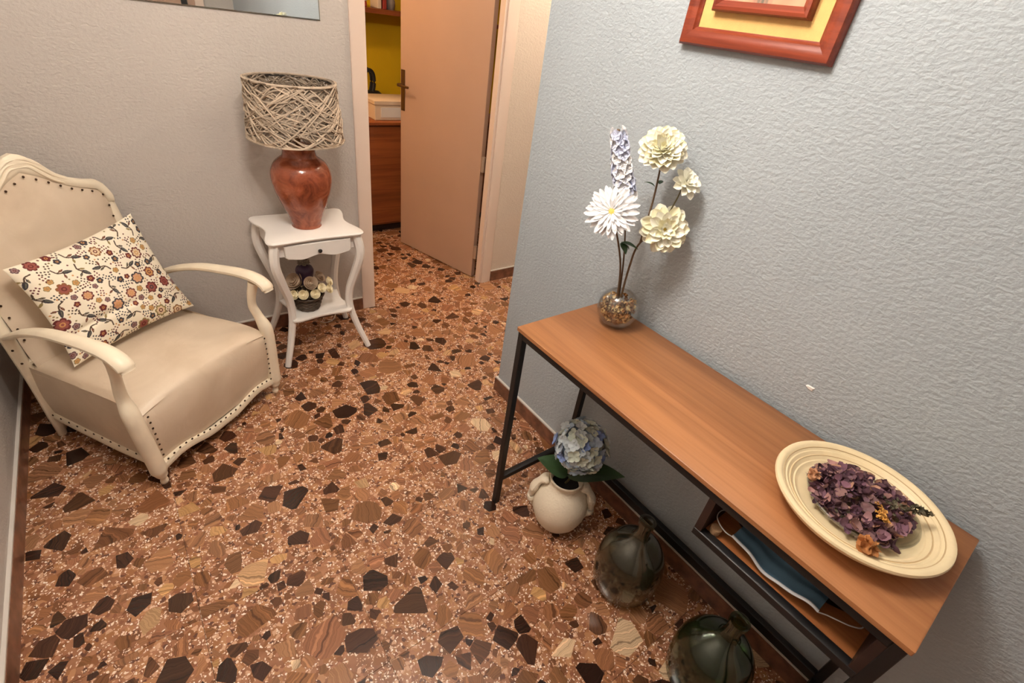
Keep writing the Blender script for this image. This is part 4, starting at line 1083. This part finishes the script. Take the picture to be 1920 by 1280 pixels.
tag(tk.build('nail_heads', 'tack_metal', ch), 'dark bronze nail heads along the upholstery edges', kind='stuff')

# ------------------------------------------------------------------ flower print cushion
NU, NV = 380, 320
img = np.ones((NV, NU, 3)) * np.array(lin((.95, .905, .82)))
yy, xx = np.mgrid[0:NV, 0:NU]; XX = xx / (NU - 1) * 48.0; YY = yy / (NV - 1) * 40.0     # centimetres
def paint(mask, c): img[mask] = lin(tuple(v / 255 for v in c))
MAR, SLA, OLI, TAN, BRN, PNK = (104, 48, 46), (66, 62, 66), (146, 128, 84), (204, 150, 96), (84, 66, 52), (206, 156, 120)
def flower(cx, cy, R, n, rot, out_c, in_c, core_c):
    dx, dy = XX - cx, YY - cy; r = np.hypot(dx, dy); a = np.arctan2(dy, dx); lob = .70 + .30 * np.abs(np.cos(n / 2 * (a - rot))) ** .55
    paint(r < R * lob, out_c); paint(r < R * .72 * lob, in_c); paint(r < R * .34, core_c)
    paint((r < R * .18), in_c)
def leaf2(cx, cy, L, W, rot, c, c2):
    dx, dy = XX - cx, YY - cy; p, q = dx * math.cos(rot) + dy * math.sin(rot), -dx * math.sin(rot) + dy * math.cos(rot)
    w = W * np.sqrt(np.clip(1 - (p / L) ** 2, 0, 1)) * (1 - .3 * p / L)
    paint((np.abs(q) < w) & (np.abs(p) < L), c); paint((np.abs(q) < w * .45) & (np.abs(p) < L * .6) & (q > 0), c2)
def curve(pts, w, c):
    ps = spline([(x, y, 0) for x, y in pts], 26)
    for p in ps: paint(np.hypot(XX - p.x, YY - p.y) < w, c)
def dots(cx, cy, n, c, r=.30):
    a = random.uniform(0, PI); 
    for k in range(n):
        s = (k // 2 - n / 4) * .95; t = (.5 if k % 2 else -.5) + random.uniform(-.1, .1)
        paint(np.hypot(XX - cx - s * math.cos(a) + t * math.sin(a), YY - cy - s * math.sin(a) - t * math.cos(a)) < r, c)
placed = []
def free_spot(r, tries=60):
    for _ in range(tries):
        x, y = random.uniform(.5, 47.5), random.uniform(.5, 39.5)
        if all((x - a) ** 2 + (y - c) ** 2 > (r + q) ** 2 for a, c, q in placed): placed.append((x, y, r)); return x, y
    return None
for _ in range(17):
    q = free_spot(2.5)
    if q: flower(*q, random.uniform(2.0, 2.6), random.choice((6, 7, 8)), random.uniform(0, 6), random.choice((MAR, MAR, SLA, (138, 92, 58), OLI)), random.choice((PNK, TAN, (222, 196, 160), (150, 86, 76))), random.choice((MAR, TAN, SLA)))
for _ in range(22):                                   # sprays: curved stem with leaves
    q = free_spot(2.75)
    if not q: continue
    a = random.uniform(0, 2 * PI); x, y = q
    e = [(x - 2.6 * math.cos(a), y - 2.6 * math.sin(a)), (x - .8 * math.cos(a) + .7 * math.sin(a), y - .8 * math.sin(a) - .7 * math.cos(a)), (x + .8 * math.cos(a), y + .8 * math.sin(a)), (x + 2.0 * math.cos(a + .35), y + 2.0 * math.sin(a + .35))]
    curve(e, .24, BRN); leaf2(e[3][0], e[3][1], 1.5, .66, a + .5, SLA, (110, 108, 92))
    for t_, dd in ((1, 1.0), (2, -1.0)): curve([e[t_], (e[t_][0] + 1.2 * math.cos(a + dd), e[t_][1] + 1.2 * math.sin(a + dd))], .17, BRN); leaf2(e[t_][0] + 1.6 * math.cos(a + dd), e[t_][1] + 1.6 * math.sin(a + dd), .8, .36, a + dd, random.choice((SLA, OLI, MAR)), OLI)
for _ in range(60):
    q = free_spot(1.35)
    if q: flower(*q, random.uniform(1.05, 1.4), 5, random.uniform(0, 6), *random.choice(((SLA, SLA, TAN), (MAR, MAR, TAN), (OLI, TAN, OLI), ((96, 70, 74), (150, 120, 116), MAR))))
for _ in range(150):
    q = free_spot(.9)
    if q: dots(*q, random.choice((5, 6, 7)), random.choice((BRN, SLA, BRN, MAR)), .29)
for _ in range(160):
    q = free_spot(.45)
    if q: paint(np.hypot(XX - q[0], YY - q[1]) < .30, random.choice((TAN, OLI, MAR, SLA)))
BL, BR_, TL, TR = Vector((-.222, .345, .362)), Vector((.258, .330, .372)), Vector((-.212, .500, .690)), Vector((.238, .505, .742))
nrm_c = (BR_ - BL).cross(TL - BL).normalized()
if nrm_c.y > 0: nrm_c = -nrm_c
def cush(u, v, side):
    s, t = u * 2 - 1, v * 2 - 1
    pinch = .085
    uu = .5 + .5 * s * (1 - pinch * (1 - t * t)); vv = .5 + .5 * t * (1 - pinch * (1 - s * s))
    p = BL * (1 - uu) * (1 - vv) + BR_ * uu * (1 - vv) + TL * (1 - uu) * vv + TR * uu * vv
    h = (max(0, 1 - s * s) * max(0, 1 - t * t)) ** .52
    cre = -.014 * math.exp(-((v - .25 - .05 * math.sin(u * 4)) / .035) ** 2) * max(0, 1 - (u / .75) ** 2) + .004 * math.sin(u * 13 + v * 9) * h
    if side > 0: return p + nrm_c * (.072 * h + cre * h ** .5)
    return p - nrm_c * (.034 * h)
vs = [tuple(cush(i / (NU - 1), j / (NV - 1), 1)) for j in range(NV) for i in range(NU)]
cu, cvn = 60, 50
cb = MB(); cb.v = vs; cb.f = [(j * NU + i, j * NU + i + 1, (j + 1) * NU + i + 1, (j + 1) * NU + i) for j in range(NV - 1) for i in range(NU - 1)]
cb.c = [tuple(c) for c in img.reshape(-1, 3)]
cb.grid(lambda u, v: tuple(cush(1 - u, v, -1)), cu, cvn, lin((.95, .905, .82)))
Mch = Matrix.Translation((-1.152, .3005, 0)) @ Matrix.Rotation(CA, 4, 'Z')
cc = Mch @ ((BL + BR_ + TL + TR) / 4)
cb.xf(Mch)
tag(cb.build('cushion', 'print_cloth', loc=cc, world=True), 'cream cushion printed with small brown and maroon flowers leaning on the armchair', 'cushion')

# ------------------------------------------------------------------ room beyond the door
kb = thing('sideboard', 'reddish brown wooden sideboard in the room beyond the doorway', 'sideboard', (.75, 2.26, 0))
MB().box(.12, 1.45, 2.045, 2.50, .06, .795).build('carcass', 'study_wood', kb, world=True, smooth=False)
MB().box(.10, 1.47, 2.025, 2.52, .795, .818, bev=.003).build('top_board', 'study_wood', kb, world=True)
MB().box(.16, 1.41, 2.075, 2.48, 0, .06).build('plinth', 'dark_wood', kb, world=True, smooth=False)
for x0, x1 in ((.132, .555), (.565, 1.0), (1.01, 1.44)):
    MB().box(x0, x1, 2.035, 2.046, .075, .785, bev=.002).build('front_panel', 'study_wood', kb, world=True)
bx = thing('storage_box', 'cream cardboard storage box on the sideboard', 'box', (.46, 2.22, .818))
MB().box(-.165, .165, -.135, .135, 0, .100, bev=.003).build('box_body', 'box_cream', bx)
MB().box(-.170, .170, -.140, .140, .100, .128, bev=.003).build('box_lid', 'box_cream', bx)
MB().box(-.120, .120, -.139, -.135, .02, .085).build('label_panel', 'chip_white', bx, smooth=False)
hb = thing('handbag', 'black handbag with upright loop handle behind the storage box', 'handbag', (.420, 2.44, .818))
MB().box(-.10, .08, -.05, .05, 0, .135, bev=.02).build('bag_body', 'bag_black', hb)
for y in (-.025, .025):
    MB().tube(spline([(-.060, y, .130), (-.062, y, .20), (-.045, y, .262), (-.015, y, .275), (.012, y, .25), (.018, y, .19), (.008, y, .130)], 26), .010, 8, sx=.7, sy=1.3).build('bag_handle', 'bag_black', hb)
ws = thing('wall_shelf', 'brown wooden wall shelf on the yellow wall', 'shelf', (.6, 2.5, 1.447))
MB().box(-.45, .95, -.14, .12, 0, .028).build('shelf_board', 'study_wood', ws, smooth=False)
for x in (-.2, .6): MB().box(x - .01, x + .01, -.03, .12, -.08, 0).build('bracket', 'study_wood', ws, smooth=False)
for x, w_, h_, mt, lb, ct in ((.335, .09, .05, 'book_red', 'red box lying on the wall shelf', 'box'), (.515, .030, .17, 'book_pale', 'pale book upright on the wall shelf beside the red box', 'book'), (.555, .028, .19, 'book_red', 'red book upright on the wall shelf', 'book')):
    if ct == 'book':
        o = thing('book', lb, 'book', (x, 2.53, 1.475)); MB().box(-w_ / 2, w_ / 2, -.065, .065, 0, h_, bev=.003).build('cover', mt, o); MB().box(-w_ / 2 + .004, w_ / 2 - .004, -.060, .0655, .004, h_ + .0005).build('pages', 'chip_white', o, smooth=False)
    else:
        o = thing('trinket_box', lb, 'box', (x, 2.53, 1.475)); MB().box(-w_, w_, -.06, .06, 0, h_ * .7, bev=.004).build('box_body', mt, o); MB().box(-w_ - .002, w_ + .002, -.062, .062, h_ * .7, h_, bev=.003).build('box_lid', 'book_pale', o)
jg = MB().lathe([(.001, 0), (.026, 0), (.034, .02), (.036, .05), (.028, .08), (.022, .09), (.026, .10), (.022, .10), (.018, .09), (.001, .085)], seg=24, cap0=False, cap1=False)
tag(jg.build('small_jar', 'pot_grey', loc=(.625, 2.53, 1.475)), 'small grey ceramic jar on the wall shelf', 'jar')

# ------------------------------------------------------------------ lamps on the ceilings
cl = thing('ceiling_lamp', 'three-bulb ceiling lamp in the middle of the hall', 'lamp', HALL_LAMP)
MB().lathe([(.06, 0), (.06, -.02), (.03, -.03), (.012, -.04), (.012, -.12)], seg=24).build('canopy', 'bronze', cl)
for k in range(3):
    a = k * 2 * PI / 3 + .4; c_, s_ = math.cos(a), math.sin(a)
    MB().tube(spline([(0, 0, -.11), (.06 * c_, .06 * s_, -.13), (.12 * c_, .12 * s_, -.12), (.15 * c_, .15 * s_, -.14), (.15 * c_, .15 * s_, -.165)], 16), .006, 8).build('arm', 'bronze', cl)
    bulb = MB().sphere((.15 * c_, .15 * s_, -.225), .036, 20, 14).build('bulb', 'bulb_glow', cl)
for nm, lb, (x, y) in (('pendant_bulb', 'bare bulb lamp on the corridor ceiling', (.95, .5)), ('pendant_bulb', 'bare bulb lamp on the ceiling of the yellow room', (-.55, 1.70))):
    o = thing(nm, lb, 'lamp', (x, y, CEIL)); dz = -.20 if x > 0 else -.48; MB().tube([(0, 0, 0), (0, 0, dz + .07)], .008, 8).build('socket', 'bronze', o)
    bulb = MB().sphere((0, 0, dz), .048, 20, 14).build('bulb', 'bulb_glow', o)
